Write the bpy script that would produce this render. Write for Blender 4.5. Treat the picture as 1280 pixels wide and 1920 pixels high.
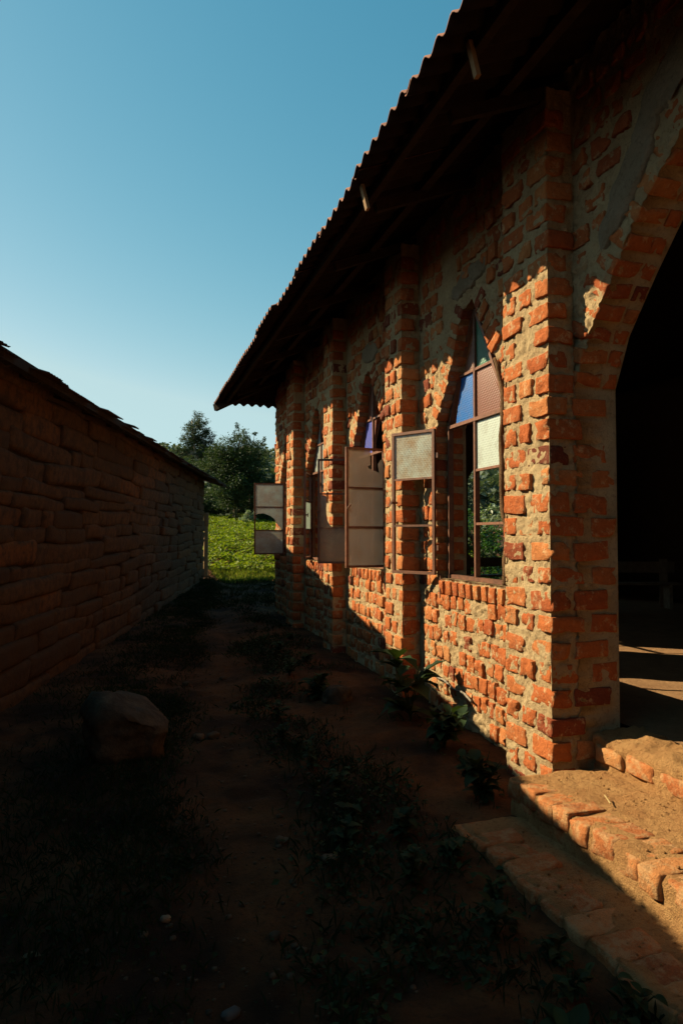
import bpy, math, random
import numpy as np
from mathutils import Matrix, Vector, Euler

for o in list(bpy.data.objects):
    bpy.data.objects.remove(o)
SC = bpy.context.scene
COL = SC.collection
R = math.radians

# ------------------------------------------------------------------ camera
# the eye is the origin; +Y runs along the church wall, +X into the church
YAW, PITCH = math.atan(390 / 1280), math.atan(43 / 1280)
cam_d = bpy.data.cameras.new('camera')
cam = bpy.data.objects.new('camera', cam_d)
COL.objects.link(cam)
cam_d.sensor_fit = 'VERTICAL'
cam_d.sensor_height = 36
cam_d.lens = 24
cam_d.clip_start = 0.05
cam_d.clip_end = 3000
cam.rotation_euler = (math.pi / 2 + PITCH, 0, -YAW)
SC.camera = cam

# ------------------------------------------------------------------ light
SUN = Vector((-1.0, 0.6, 0.9)).normalized()          # towards the sun
SUN_EL = math.asin(SUN.z)
SUN_AZ = math.atan2(SUN.x, SUN.y)                    # from +Y towards +X
SKY_STRENGTH, SUN_STRENGTH, EXPOSURE = 0.080, 5.0, 1.10
world = bpy.data.worlds.new('World')
SC.world = world
world.use_nodes = True
wt = world.node_tree
bg = wt.nodes['Background']
sky = wt.nodes.new('ShaderNodeTexSky')
sky.sky_type = 'NISHITA'
sky.sun_disc = False
sky.sun_elevation = SUN_EL
sky.sun_rotation = SUN_AZ
sky.altitude = 1200
sky.air_density = 1.0
sky.dust_density = 0.6
sky.ozone_density = 1.0
# the same teal cast over the whole sky dome: per channel gain * (c / ref) ** power
sep, comb = wt.nodes.new('ShaderNodeSeparateColor'), wt.nodes.new('ShaderNodeCombineColor')
wt.links.new(sky.outputs[0], sep.inputs[0])
for i, (ref, gain, power) in enumerate(((2.74, 3.0, 1.75), (4.17, 4.25, .9), (6.06, 4.45, .7))):
    # gain * min(x, 1) ** power * max(x, 1) ** .15, x = c / ref: the glow round the sun rises gently
    def wm(op, a, b):
        nd = wt.nodes.new('ShaderNodeMath')
        nd.operation = op
        if isinstance(a, float):
            nd.inputs[0].default_value = a
        else:
            wt.links.new(a, nd.inputs[0])
        if isinstance(b, float):
            nd.inputs[1].default_value = b
        else:
            wt.links.new(b, nd.inputs[1])
        return nd.outputs[0]
    x_ = wm('DIVIDE', sep.outputs[i], ref)
    lo_ = wm('POWER', wm('MINIMUM', x_, 1.0), power)
    hi_ = wm('POWER', wm('MAXIMUM', x_, 1.0), .15)
    wt.links.new(wm('MULTIPLY', wm('MULTIPLY', lo_, hi_), gain), comb.inputs[i])
wt.links.new(comb.outputs[0], bg.inputs[0])
bg.inputs[1].default_value = SKY_STRENGTH
sl = bpy.data.lights.new('sun', 'SUN')
sl.energy = SUN_STRENGTH
sl.angle = R(0.5)
sl.color = (1.0, 0.83, 0.53)
so = bpy.data.objects.new('sun', sl)
COL.objects.link(so)
so.rotation_euler = SUN.to_track_quat('Z', 'Y').to_euler()
so.location = (-30, 20, 40)
SC.view_settings.view_transform = 'Standard'
SC.view_settings.look = 'None'
SC.view_settings.gamma = 1
SC.view_settings.use_curve_mapping = False
SC.view_settings.exposure = EXPOSURE
SC.cycles.max_bounces = 8
SC.cycles.transparent_max_bounces = 8

# ------------------------------------------------------------------ helpers
rng = np.random.default_rng(7)
random.seed(7)
U = rng.uniform


def vnoise(p, seed=0):
    p = np.asarray(p, float)
    i = np.floor(p).astype(np.int64)
    f = p - i
    f = f * f * (3 - 2 * f)
    r = np.zeros(len(p))
    for dx in (0, 1):
        for dy in (0, 1):
            for dz in (0, 1):
                h = (i[:, 0] + dx) * 374761393 + (i[:, 1] + dy) * 668265263 + (i[:, 2] + dz) * 2147483647 + seed * 974711
                h = (h ^ (h >> 13)) * 1274126177
                h = (h ^ (h >> 16)) & 0xffff
                w = (f[:, 0] if dx else 1 - f[:, 0]) * (f[:, 1] if dy else 1 - f[:, 1]) * (f[:, 2] if dz else 1 - f[:, 2])
                r += w * h / 65535.0
    return r


def fbm(p, s, o=3, seed=0):
    p = np.asarray(p, float)
    r, a, t = 0, 1, 0
    for k in range(o):
        r = r + a * vnoise(p * s * 2 ** k + 17.3 * k, seed + k)
        t += a
        a *= .5
    return r / t


def mesh(name, V, F, smooth=True, mats=None):
    """F: list of index arrays, each (m, k)"""
    V = np.asarray(V, np.float32).reshape(-1, 3)
    if not isinstance(F, list):
        F = [F]
    F = [np.asarray(f, np.int32) for f in F if len(f)]
    me = bpy.data.meshes.new(name)
    me.vertices.add(len(V))
    me.vertices.foreach_set('co', V.ravel())
    li = np.concatenate([f.ravel() for f in F])
    tot = np.concatenate([np.full(len(f), f.shape[1], np.int32) for f in F])
    st = np.concatenate([[0], np.cumsum(tot)[:-1]]).astype(np.int32)
    me.loops.add(len(li))
    me.loops.foreach_set('vertex_index', li)
    me.polygons.add(len(tot))
    me.polygons.foreach_set('loop_start', st)
    me.polygons.foreach_set('loop_total', tot)
    me.polygons.foreach_set('use_smooth', np.full(len(tot), smooth))
    for m in (mats or []):
        me.materials.append(m)
    me.update(calc_edges=True)
    me.validate()
    return me


def put(name, me, parent=None):
    o = bpy.data.objects.new(name, me)
    COL.objects.link(o)
    if parent is not None:
        o.parent = parent
        o.matrix_parent_inverse = WM[parent.name].inverted()
    WM[o.name] = Matrix.Identity(4)
    return o


WM = {}


def tag(o, label=None, cat=None, group=None, kind=None):
    for k, v in (('label', label), ('category', cat), ('group', group), ('kind', kind)):
        if v:
            o[k] = v
    return o


def thing(name, label, cat, loc, group=None):
    o = bpy.data.objects.new(name, None)
    o.empty_display_size = .1
    COL.objects.link(o)
    o.location = loc
    WM[o.name] = Matrix.Translation(loc)
    return tag(o, label, cat, group)


class MB:
    def __init__(s):
        s.V, s.F, s.n = [], {}, 0

    def add(s, V, F):
        V = np.asarray(V, float).reshape(-1, 3)
        for f in (F if isinstance(F, list) else [F]):
            f = np.asarray(f, int)
            if len(f):
                s.F.setdefault(f.shape[1], []).append(f + s.n)
        s.V.append(V)
        s.n += len(V)
        return s

    def box(s, c, d, rot=None):
        c, d = np.array(c, float), np.array(d, float) / 2
        V = np.array([[i, j, k] for i in (-1, 1) for j in (-1, 1) for k in (-1, 1)], float) * d
        if rot is not None:
            V = V @ np.array(Euler(rot).to_matrix()).T
        return s.add(V + c, [np.array([[0, 1, 3, 2], [4, 6, 7, 5], [0, 4, 5, 1], [2, 3, 7, 6], [0, 2, 6, 4], [1, 5, 7, 3]])])

    def bar(s, a, b, w, t, up=(1, 0, 0)):
        """box bar from a to b, w across, t along 'up'"""
        a, b, up = np.array(a, float), np.array(b, float), np.array(up, float)
        d = b - a
        d /= np.linalg.norm(d)
        n = np.cross(d, up)
        n /= np.linalg.norm(n)
        u = np.cross(n, d)
        V = [p + i * n * w / 2 + j * u * t / 2 for p in (a, b) for i, j in ((-1, -1), (1, -1), (1, 1), (-1, 1))]
        return s.add(V, [np.array([[0, 3, 2, 1], [4, 5, 6, 7], [0, 1, 5, 4], [1, 2, 6, 5], [2, 3, 7, 6], [3, 0, 4, 7]])])

    def tube(s, P, rad, n=7):
        P = np.asarray(P, float)
        rad = np.broadcast_to(rad, (len(P),))
        T = np.gradient(P, axis=0)
        T /= np.linalg.norm(T, axis=1)[:, None] + 1e-9
        ref = np.array([.31, .17, .93])
        A = np.cross(T, ref)
        A /= np.linalg.norm(A, axis=1)[:, None] + 1e-9
        B = np.cross(T, A)
        th = np.linspace(0, 2 * np.pi, n, endpoint=False)
        V = P[:, None] + rad[:, None, None] * (np.cos(th)[None, :, None] * A[:, None] + np.sin(th)[None, :, None] * B[:, None])
        F = [[i * n + j, i * n + (j + 1) % n, (i + 1) * n + (j + 1) % n, (i + 1) * n + j] for i in range(len(P) - 1) for j in range(n)]
        k = len(P) * n
        V = np.concatenate([V.reshape(-1, 3), P[:1], P[-1:]])
        C = [[j, k, (j + 1) % n] for j in range(n)] + [[k - n + j, k - n + (j + 1) % n, k + 1] for j in range(n)]
        return s.add(V, [np.array(F), np.array(C)])

    def build(s, name, mat, parent=None, smooth=False):
        me = mesh(name, np.concatenate(s.V), [np.concatenate(v) for v in s.F.values()], smooth, [mat])
        return put(name, me, parent)


def rbox(d, n, r, namp=0.0, nscale=4.0, seed=0):
    """rounded, slightly uneven box: d dims, n cells per axis, r rounding radius"""
    d, n = np.array(d, float), np.array(n, int)
    V, idx, Q = [], {}, []

    def vid(t):
        if t not in idx:
            idx[t] = len(V)
            V.append([-.5 + t[k] / n[k] for k in range(3)])
        return idx[t]
    for ax in range(3):
        a, b = (ax + 1) % 3, (ax + 2) % 3
        for side in (0, n[ax]):
            for i in range(n[a]):
                for j in range(n[b]):
                    q = []
                    for di, dj in ((0, 0), (1, 0), (1, 1), (0, 1)):
                        t = [0, 0, 0]
                        t[ax], t[a], t[b] = side, i + di, j + dj
                        q.append(vid(tuple(int(v) for v in t)))
                    Q.append(q if side else q[::-1])
    V = np.array(V)
    # pull the grid lines next to the edges close to them, so that the rounding stays at the edge
    P = V * d
    for k in range(3):
        if n[k] >= 3:
            g = np.round((V[:, k] + .5) * n[k]).astype(int)
            x = np.linspace(-.5, .5, n[k] + 1) * d[k]
            x[1], x[-2] = -.5 * d[k] + r, .5 * d[k] - r
            x[2:-2] = np.linspace(x[1], x[-2], n[k] - 1)[1:-1] if n[k] > 3 else x[2:-2]
            P[:, k] = x[g]
    inner = np.clip(P, -(d / 2 - r), d / 2 - r)
    df = P - inner
    L = np.linalg.norm(df, axis=1)
    m = L > 1e-9
    P[m] = inner[m] + df[m] / L[m][:, None] * np.minimum(L[m], r)[:, None]
    if namp:
        nn = np.stack([fbm(P + 31 * k + seed * 7.7, nscale, 2, seed + k) - .5 for k in range(3)], 1) * 2
        P = P + nn * namp
    return P, np.array(Q)


# ------------------------------------------------------------------ materials
class NT:
    def __init__(s, name):
        s.m = bpy.data.materials.new(name)
        s.m.use_nodes = True
        s.t = s.m.node_tree
        s.p = s.t.nodes['Principled BSDF']
        s.out = s.t.nodes['Material Output']
        s.pos = s.n('ShaderNodeNewGeometry').outputs['Position']

    def n(s, typ, **kw):
        nd = s.t.nodes.new(typ)
        for k, v in kw.items():
            setattr(nd, k, v)
        return nd

    def set(s, sock, v):
        if isinstance(v, bpy.types.NodeSocket):
            s.t.links.new(v, sock)
        elif isinstance(v, (tuple, list)) and len(v) == 3 and sock.type == 'RGBA':
            sock.default_value = (*v, 1)
        else:
            sock.default_value = v

    def noise(s, scale, detail=4, rough=.6, vec=None):
        nd = s.n('ShaderNodeTexNoise')
        s.set(nd.inputs['Vector'], vec or s.pos)
        s.set(nd.inputs['Scale'], scale)
        s.set(nd.inputs['Detail'], detail)
        s.set(nd.inputs['Roughness'], rough)
        return nd.outputs['Fac']

    def voro(s, scale, feature='F1', vec=None):
        nd = s.n('ShaderNodeTexVoronoi', feature=feature)
        s.set(nd.inputs['Vector'], vec or s.pos)
        s.set(nd.inputs['Scale'], scale)
        return nd.outputs['Distance']

    def ramp(s, fac, stops):
        nd = s.n('ShaderNodeValToRGB')
        e = nd.color_ramp.elements
        while len(e) < len(stops):
            e.new(.5)
        for el, (p, c) in zip(e, stops):
            el.position = p
            el.color = (*c, 1) if isinstance(c, tuple) else (c, c, c, 1)
        s.set(nd.inputs[0], fac)
        return nd.outputs[0]

    def mix(s, fac, a, b, mode='MIX'):
        nd = s.n('ShaderNodeMix', data_type='RGBA', blend_type=mode)
        s.set(nd.inputs[0], fac)
        s.set(nd.inputs[6], a)
        s.set(nd.inputs[7], b)
        return nd.outputs[2]

    def math(s, op, a, b=0.0):
        nd = s.n('ShaderNodeMath', operation=op)
        s.set(nd.inputs[0], a)
        s.set(nd.inputs[1], b)
        return nd.outputs[0]

    def rand(s):
        """differs per object and per loose piece"""
        a = s.n('ShaderNodeObjectInfo').outputs['Random']
        b = s.n('ShaderNodeNewGeometry').outputs['Random Per Island']
        return s.math('FRACT', s.math('ADD', a, b))

    def bump(s, h, strength=.5, dist=.01):
        nd = s.n('ShaderNodeBump')
        s.set(nd.inputs['Height'], h)
        nd.inputs['Strength'].default_value = strength
        nd.inputs['Distance'].default_value = dist
        s.set(s.p.inputs['Normal'], nd.outputs[0])
        return nd.outputs[0]

    def fin(s, col, rough=.9, spec=.2):
        s.set(s.p.inputs['Base Color'], col)
        s.set(s.p.inputs['Roughness'], rough)
        s.p.inputs['Specular IOR Level'].default_value = spec
        return s.m


def m_brick(name, lo, mid, hi, dust, dust_at):
    t = NT(name)
    r = t.rand()
    base = t.ramp(r, [(0, (lo[0] * .7, lo[1] * .8, lo[2] * .9)), (.05, lo), (.16, mid), (.45, hi), (.62, mid), (.8, (hi[0] * 1.06, hi[1] * 1.35, hi[2] * 1.5)), (.9, mid), (1, (hi[0] * 1.1, hi[1] * 1.65, hi[2] * 2.1))])
    base = t.mix(t.ramp(t.noise(26, 5, .7), [(.3, 0.), (.7, 1.)]), t.mix(1, base, (.72, .66, .62), 'MULTIPLY'), base)
    base = t.mix(t.ramp(t.noise(4.5, 5, .7), [(.58, 0.), (.72, .55)]), base, (.12, .055, .03))
    pits = t.ramp(t.voro(85), [(.06, 1.), (.2, 0.)])
    pits = t.math('MULTIPLY', pits, t.ramp(t.noise(20, 3), [(.5, 0.), (.6, 1.)]))
    base = t.mix(pits, base, (.07, .025, .012))
    d = t.ramp(t.noise(15, 6, .72), [(dust_at, 0.), (dust_at + .13, 1.)])
    base = t.mix(t.math('MULTIPLY', d, .8), base, dust)
    h = t.math('ADD', t.noise(70, 6, .75), t.math('MULTIPLY', t.noise(18, 3), 1.2))
    h = t.math('SUBTRACT', h, t.math('MULTIPLY', pits, .9))
    t.bump(h, .9, .02)
    return t.fin(base, .92, .15)


MORTAR = (.54, .40, .225)
M_BRICK = m_brick('fired_brick', (.24, .06, .03), (.43, .115, .036), (.50, .155, .048), MORTAR, .55)
M_STEPBRICK = m_brick('worn_brick', (.36, .12, .045), (.45, .16, .055), (.50, .19, .065), (.42, .25, .12), .46)


def m_mortar(name, a, b, dark, amt=.8):
    t = NT(name)
    c = t.mix(t.ramp(t.noise(5, 5, .65), [(.35, 0.), (.65, 1.)]), a, b)
    c = t.mix(t.ramp(t.noise(38, 5, .7), [(.52, 0.), (.68, .7)]), c, dark)
    h = t.math('ADD', t.noise(28, 8, .75), t.math('MULTIPLY', t.noise(110, 4, .7), .5))
    t.bump(h, amt, .045)
    return t.fin(c, .95, .1)


M_MORTAR = m_mortar('lime_mortar', MORTAR, (.43, .30, .165), (.27, .165, .085), .9)
M_PLASTER = m_mortar('cement_plaster', (.30, .235, .16), (.24, .185, .12), (.15, .11, .07), .8)
M_FILLET = m_mortar('mud_fillet', (.22, .125, .065), (.15, .085, .045), (.09, .05, .03), .9)
M_STEP = m_mortar('step_earth', (.47, .265, .11), (.38, .19, .075), (.22, .10, .04), 1.0)


def m_mud():
    t = NT('mud_block')
    r = t.rand()
    c = t.ramp(r, [(0, (.066, .037, .019)), (.45, (.09, .049, .024)), (.85, (.11, .055, .025)), (1, (.155, .062, .021))])
    c = t.mix(t.ramp(t.noise(9, 6, .7), [(.42, 0.), (.62, 1.)]), c, (.055, .033, .02))
    c = t.mix(t.ramp(t.noise(2.2, 5, .7), [(.56, 0.), (.7, .8)]), c, (.05, .03, .018))
    h = t.math('ADD', t.noise(16, 8, .72), t.math('MULTIPLY', t.noise(80, 4), .35))
    t.bump(h, .8, .025)
    return t.fin(c, .95, .1)


M_MUD = m_mud()
M_MUDCORE = m_mortar('mud_joint', (.045, .025, .014), (.03, .017, .01), (.02, .011, .006))


def m_soil():
    t = NT('red_soil')
    c = t.mix(t.ramp(t.noise(1.3, 5, .6), [(.38, 0.), (.62, 1.)]), (.024, .013, .007), (.12, .052, .02))
    c = t.mix(t.ramp(t.noise(30, 5, .75), [(.5, 0.), (.7, .8)]), c, (.03, .016, .009))
    c = t.mix(t.ramp(t.voro(60), [(.02, 1.), (.1, 0.)]), c, (.11, .07, .04))
    h = t.math('ADD', t.noise(12, 8, .75), t.math('MULTIPLY', t.noise(90, 4), .4))
    t.bump(h, .8, .04)
    return t.fin(c, .95, .1)


M_SOIL = m_soil()


def m_plain(name, a, b, scale, rough=.85, spec=.2, bump=.4, dist=.01, stretch=None):
    t = NT(name)
    v = t.pos
    if stretch:
        mp = t.n('ShaderNodeMapping')
        t.set(mp.inputs['Vector'], t.pos)
        mp.inputs['Scale'].default_value = stretch
        v = mp.outputs[0]
    f = t.noise(scale, 6, .7, v)
    c = t.mix(t.ramp(f, [(.35, 0.), (.65, 1.)]), a, b)
    r = t.rand()
    c = t.mix(1, c, t.ramp(r, [(0, .8), (1, 1.12)]), 'MULTIPLY')
    if bump:
        t.bump(f, bump, dist)
    return t.fin(c, rough, spec)


M_ROOF = m_plain('fibre_cement', (.24, .11, .075), (.15, .07, .05), 9, .9)
M_ROOFSHADE = m_plain('shaded_underside', (.026, .016, .012), (.016, .010, .008), 6, .95, .05)  # shade beneath the roof sheets put into the colour
M_IRON = m_plain('rusty_iron', (.075, .042, .028), (.045, .026, .018), 6, .97, .04)
M_WOOD = m_plain('weathered_wood', (.04, .025, .015), (.022, .014, .009), 14, .9, .1)
M_PALEWOOD = m_plain('pale_timber', (.30, .18, .09), (.20, .12, .06), 20, .8, stretch=(4, 4, .7))
M_METAL = m_plain('rusty_frame', (.20, .085, .05), (.10, .048, .032), 22, .55, .35, .3, .004)
M_STONE = m_plain('field_stone', (.095, .062, .034), (.035, .024, .014), 9, .9, .2, .7, .03)
M_GREYSTONE = m_plain('grey_stone', (.36, .34, .30), (.24, .22, .2), 12, .85)
M_PALESTONE = m_plain('pale_stone', (.22, .16, .10), (.13, .095, .06), 9, .9, .2, .7, .03)
M_DARKSTONE = m_plain('dark_grey_stone', (.075, .072, .066), (.05, .047, .043), 12, .85)
M_BARK = m_plain('bark', (.12, .08, .05), (.07, .05, .035), 10, .9)
M_PALEBARK = m_plain('pale_bark', (.34, .29, .22), (.2, .16, .12), 5, .85)
M_CORD = m_plain('dark_cord', (.05, .04, .035), (.3, .26, .2), 30, .7)
M_STRAW = m_plain('straw', (.55, .42, .2), (.4, .28, .12), 30, .8, bump=0)
M_DRYGRASS = m_plain('old_grass', (.10, .07, .035), (.06, .04, .02), 30, .9, bump=0)
M_FLOOR = m_mortar('earth_floor', (.26, .15, .075), (.20, .11, .055), (.12, .07, .035), .5)
M_DIM = m_mortar('shade_dark_wall', (.10, .065, .04), (.08, .05, .03), (.05, .03, .02), .5)  # wall colour darkened to deepen the shade inside the church
M_BENCH = m_plain('bench_plank', (.23, .17, .11), (.14, .10, .065), 12, .75)


def m_leaf(name, a, b, gloss=.35, trans=.35, yellow=None, spec=.3):
    t = NT(name)
    r = t.rand()
    stops = [(0, a), (.8, b), (1, yellow or b)]
    c = t.ramp(r, stops)
    c = t.mix(1, c, t.ramp(t.noise(1.1, 3), [(.3, .7), (.7, 1.25)]), 'MULTIPLY')
    t.fin(c, gloss, spec)
    tr = t.n('ShaderNodeBsdfTranslucent')
    t.set(tr.inputs[0], t.mix(1, c, (1.25, 1.3, .5), 'MULTIPLY'))
    mx = t.n('ShaderNodeMixShader')
    mx.inputs[0].default_value = trans
    t.t.links.new(t.p.outputs[0], mx.inputs[1])
    t.t.links.new(tr.outputs[0], mx.inputs[2])
    t.t.links.new(mx.outputs[0], t.out.inputs[0])
    return t.m


M_CROP = m_leaf('crop_leaf', (.10, .15, .010), (.175, .22, .014), .6, .38, (.25, .25, .03))
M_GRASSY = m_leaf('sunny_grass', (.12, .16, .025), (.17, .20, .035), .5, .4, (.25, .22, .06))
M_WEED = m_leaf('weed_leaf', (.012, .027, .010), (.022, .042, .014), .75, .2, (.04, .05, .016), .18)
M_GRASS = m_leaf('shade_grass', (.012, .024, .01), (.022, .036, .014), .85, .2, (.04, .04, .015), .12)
M_TREE = m_leaf('tree_leaf', (.022, .045, .018), (.04, .065, .024), .6, .25, (.06, .085, .026))
M_EUC = m_leaf('slender_leaf', (.03, .05, .026), (.042, .065, .034), .6, .25, (.055, .075, .036))
M_SHINY = m_leaf('shiny_leaf', (.03, .085, .018), (.05, .12, .025), .2, .3, (.08, .16, .04))
M_GREYLEAF = m_leaf('grey_leaf', (.13, .18, .12), (.2, .25, .17), .4, .3, (.25, .28, .2))
M_HILL = m_plain('hill_ground', (.03, .045, .02), (.055, .06, .028), .12, .95, .1, 0)
M_HILLTREE = m_leaf('hill_leaf', (.05, .075, .055), (.075, .10, .07), .8, .2, (.10, .12, .08))


def m_pane(name, col, transp, dirt=None, gloss=.14, scale=120):
    t = NT(name)
    c = col
    if dirt:
        c = t.mix(t.ramp(t.noise(5, 5, .7), [(.38, 0.), (.62, 1.)]), col, dirt)
    sx = t.n('ShaderNodeSeparateXYZ')
    t.t.links.new(t.pos, sx.inputs[0])
    u_ = t.math('SUBTRACT', sx.outputs[0], sx.outputs[1])
    k_ = 2 * math.pi / .026
    l1 = t.math('SINE', t.math('MULTIPLY', t.math('ADD', u_, t.math('MULTIPLY', sx.outputs[2], .62)), k_))
    l2 = t.math('SINE', t.math('MULTIPLY', t.math('SUBTRACT', u_, t.math('MULTIPLY', sx.outputs[2], .62)), k_))
    h = t.math('MAXIMUM', l1, l2)
    c = t.mix(1, c, t.ramp(h, [(.2, .82), (.95, 1.08)]), 'MULTIPLY')
    c = t.mix(t.ramp(t.noise(9, 6, .75), [(.5, 0.), (.75, .45)]), c, (.24, .17, .11))
    nd = t.n('ShaderNodeBump')
    t.set(nd.inputs['Height'], h)
    nd.inputs['Strength'].default_value = .6
    nd.inputs['Distance'].default_value = .003
    df, tr, gl, tp = (t.n('ShaderNodeBsdf' + x) for x in ('Diffuse', 'Translucent', 'Glossy', 'Transparent'))
    for b in (df, tr):
        t.set(b.inputs['Color'], c)
    for b in (df, gl):
        t.t.links.new(nd.outputs[0], b.inputs['Normal'])
    gl.inputs['Roughness'].default_value = .22
    gl.inputs['Color'].default_value = (.9, .9, .9, 1)

    def mx(f, a, b):
        m = t.n('ShaderNodeMixShader')
        t.set(m.inputs[0], f)
        t.t.links.new(a.outputs[0], m.inputs[1])
        t.t.links.new(b.outputs[0], m.inputs[2])
        return m
    a = mx(.45, df, tr)
    a = mx(transp, a, tp)
    a = mx(gloss, a, gl)
    t.t.links.new(a.outputs[0], t.out.inputs[0])
    return t.m


G_WHITE = m_pane('frosted_pane', (.70, .78, .72), .06)
G_STAIN = m_pane('stained_white_pane', (.72, .76, .66), .06, (.58, .42, .24))
G_GREY = m_pane('grey_pane', (.21, .205, .20), .3, (.15, .14, .13), .18)
G_BROWN = m_pane('dusty_pane', (.30, .21, .14), .15, (.22, .17, .13), .15)
G_PALE = m_pane('pale_pane', (.52, .60, .56), .12, (.46, .42, .35), .18)
G_BLUE = m_pane('blue_pane', (.015, .19, .62), .05, None, .1)
G_VIOLET = m_pane('violet_pane', (.15, .17, .60), .05, None, .1)
G_PINK = m_pane('pink_pane', (.31, .12, .075), .05, None, .1)
G_GREEN = m_pane('green_pane', (.02, .20, .10), .05, None, .1)

# ------------------------------------------------------------------ the lie of the land


def smooth(a, b, x):
    t = np.clip((x - a) / (b - a), 0, 1)
    return t * t * (3 - 2 * t)


def path_x(Y):
    return np.interp(Y, [0, 3, 7.5, 12, 22, 30], [.45, .5, .8, 1.45, 3.0, 4.5])


def ground_z(X, Y, fine=True):
    X, Y = np.asarray(X, float), np.asarray(Y, float)
    z = -1.77 + .018 * np.clip(Y - 3, 0, 19) + .085 * np.clip(Y - 22, 0, 28)
    z = z + 31 * smooth(60, 330, Y) + .02 * np.clip(Y - 50, 0, 40)
    near = 1 - smooth(22, 30, Y)
    z = z - .035 * np.exp(-((X - path_x(Y)) / .4) ** 2) * near
    z = z + .07 * np.exp(-((X - 2.2) / .45) ** 2) * near * smooth(4.0, 5.0, Y)
    if fine:
        P = np.stack([X, Y, np.zeros_like(X)], -1).reshape(-1, 3)
        z = z + ((fbm(P, 1.4, 3, 3) - .5) * .11 + (fbm(P, 7, 3, 9) - .5) * .06).reshape(X.shape)
    return z


def lines(a, segs):
    out = [a]
    for b, st in segs:
        n = max(1, int(round((b - out[-1]) / st)))
        out += list(np.linspace(out[-1], b, n + 1)[1:])
    return np.array(out)


def grid_faces(nx, ny):
    i, j = np.meshgrid(np.arange(nx - 1), np.arange(ny - 1), indexing='ij')
    a = (i * ny + j).ravel()
    return np.stack([a, a + ny, a + ny + 1, a + 1], 1)


def sheet(name, xs, ys, mat):
    X, Y = np.meshgrid(xs, ys, indexing='ij')
    V = np.stack([X, Y, ground_z(X, Y)], -1).reshape(-1, 3)
    o = put(name, mesh(name, V, grid_faces(len(xs), len(ys)), True, [mat]))
    o['kind'] = 'structure'
    return o


xs = lines(-700, [(-60, 80), (-8, 4), (-3, .4), (3.4, .035), (16, .5), (60, 4), (700, 80)])
sheet('ground', xs, lines(-120, [(-6, 12), (0, .5), (9, .035), (24, .1), (52, 1)]), M_SOIL)
sheet('hillside', lines(-700, [(-60, 40), (80, 6), (700, 40)]), lines(52, [(340, 6), (900, 80)]), M_HILL)

# ------------------------------------------------------------------ brick church
W, P, TH = 2.84, 2.64, .32              # wall face, pier face, wall thickness
Y_END, Z_TOP, Z_BOT, FLOOR = 14.1, 3.23, -1.95, -1.30
EX, EZ, SL = 1.6, 2.75, .40             # eave line and roof slope
PIERS = [(3.93, 4.51), (6.54, 7.02), (9.10, 9.57), (11.54, 12.06), (.59, 1.17)]
WIN = [5.50, 8.25, 10.80, 12.97]        # centres of the window openings
church = thing('brick_church', 'long brick church with arched windows, open doorway and wavy reddish roof sheets', 'church', (W, 8, -1.7))
OUT = np.array([(-.65, -.42), (-.64, 1.1), (-.58, 1.38), (-.38, 1.66), (-.24, 1.88), (-.10, 2.10), (.06, 2.06),
                (.17, 1.9), (.32, 1.56), (.50, 1.30), (.65, 1.06), (.65, -.42)])
DOOR_C = 2.55
half = [(1.38, 1.0), (1.325, 1.12), (1.235, 1.33), (.97, 1.67), (.68, 2.0), (.395, 2.22), (.18, 2.33), (0, 2.37)]
DOOR = np.array([(DOOR_C + 1.38, FLOOR - .75)] + [(DOOR_C + a, b) for a, b in half] + [(DOOR_C - a, b) for a, b in half[-2::-1]] + [(DOOR_C - 1.38, FLOOR - .75)])
OPEN = [OUT + (c, 0) for c in WIN] + [DOOR]


def inside(poly, y, z):
    r = np.zeros(len(y), bool)
    n = len(poly)
    for i in range(n):
        (y0, z0), (y1, z1) = poly[i], poly[(i + 1) % n]
        if z0 == z1:
            continue
        c = ((z0 > z) != (z1 > z)) & (y < (y1 - y0) * (z - z0) / (z1 - z0) + y0)
        r ^= c
    return r


def closest(poly, y, z):
    p = np.stack([y, z], 1)
    best, bd = p.copy(), np.full(len(p), 1e9)
    n = len(poly)
    for i in range(n):
        a, b = poly[i], poly[(i + 1) % n]
        t = np.clip(((p - a) @ (b - a)) / ((b - a) @ (b - a)), 0, 1)
        q = a + t[:, None] * (b - a)
        d = np.linalg.norm(p - q, axis=1)
        m = d < bd
        bd[m], best[m] = d[m], q[m]
    return best, bd


def sdf(y, z):
    """distance to the nearest opening, negative inside"""
    y, z = np.atleast_1d(np.asarray(y, float)), np.atleast_1d(np.asarray(z, float))
    d = np.full(len(y), 1e9)
    for poly in OPEN:
        _, q = closest(poly, y, z)
        d = np.minimum(d, np.where(inside(poly, y, z), -q, q))
    return d


def rough(p, amp=1.0):
    return amp * ((fbm(p, 5, 2, 5) - .5) * .030 + (fbm(p, 24, 1, 8) - .5) * .026 + (fbm(p, 48, 1, 9) - .5) * .020)


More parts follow.
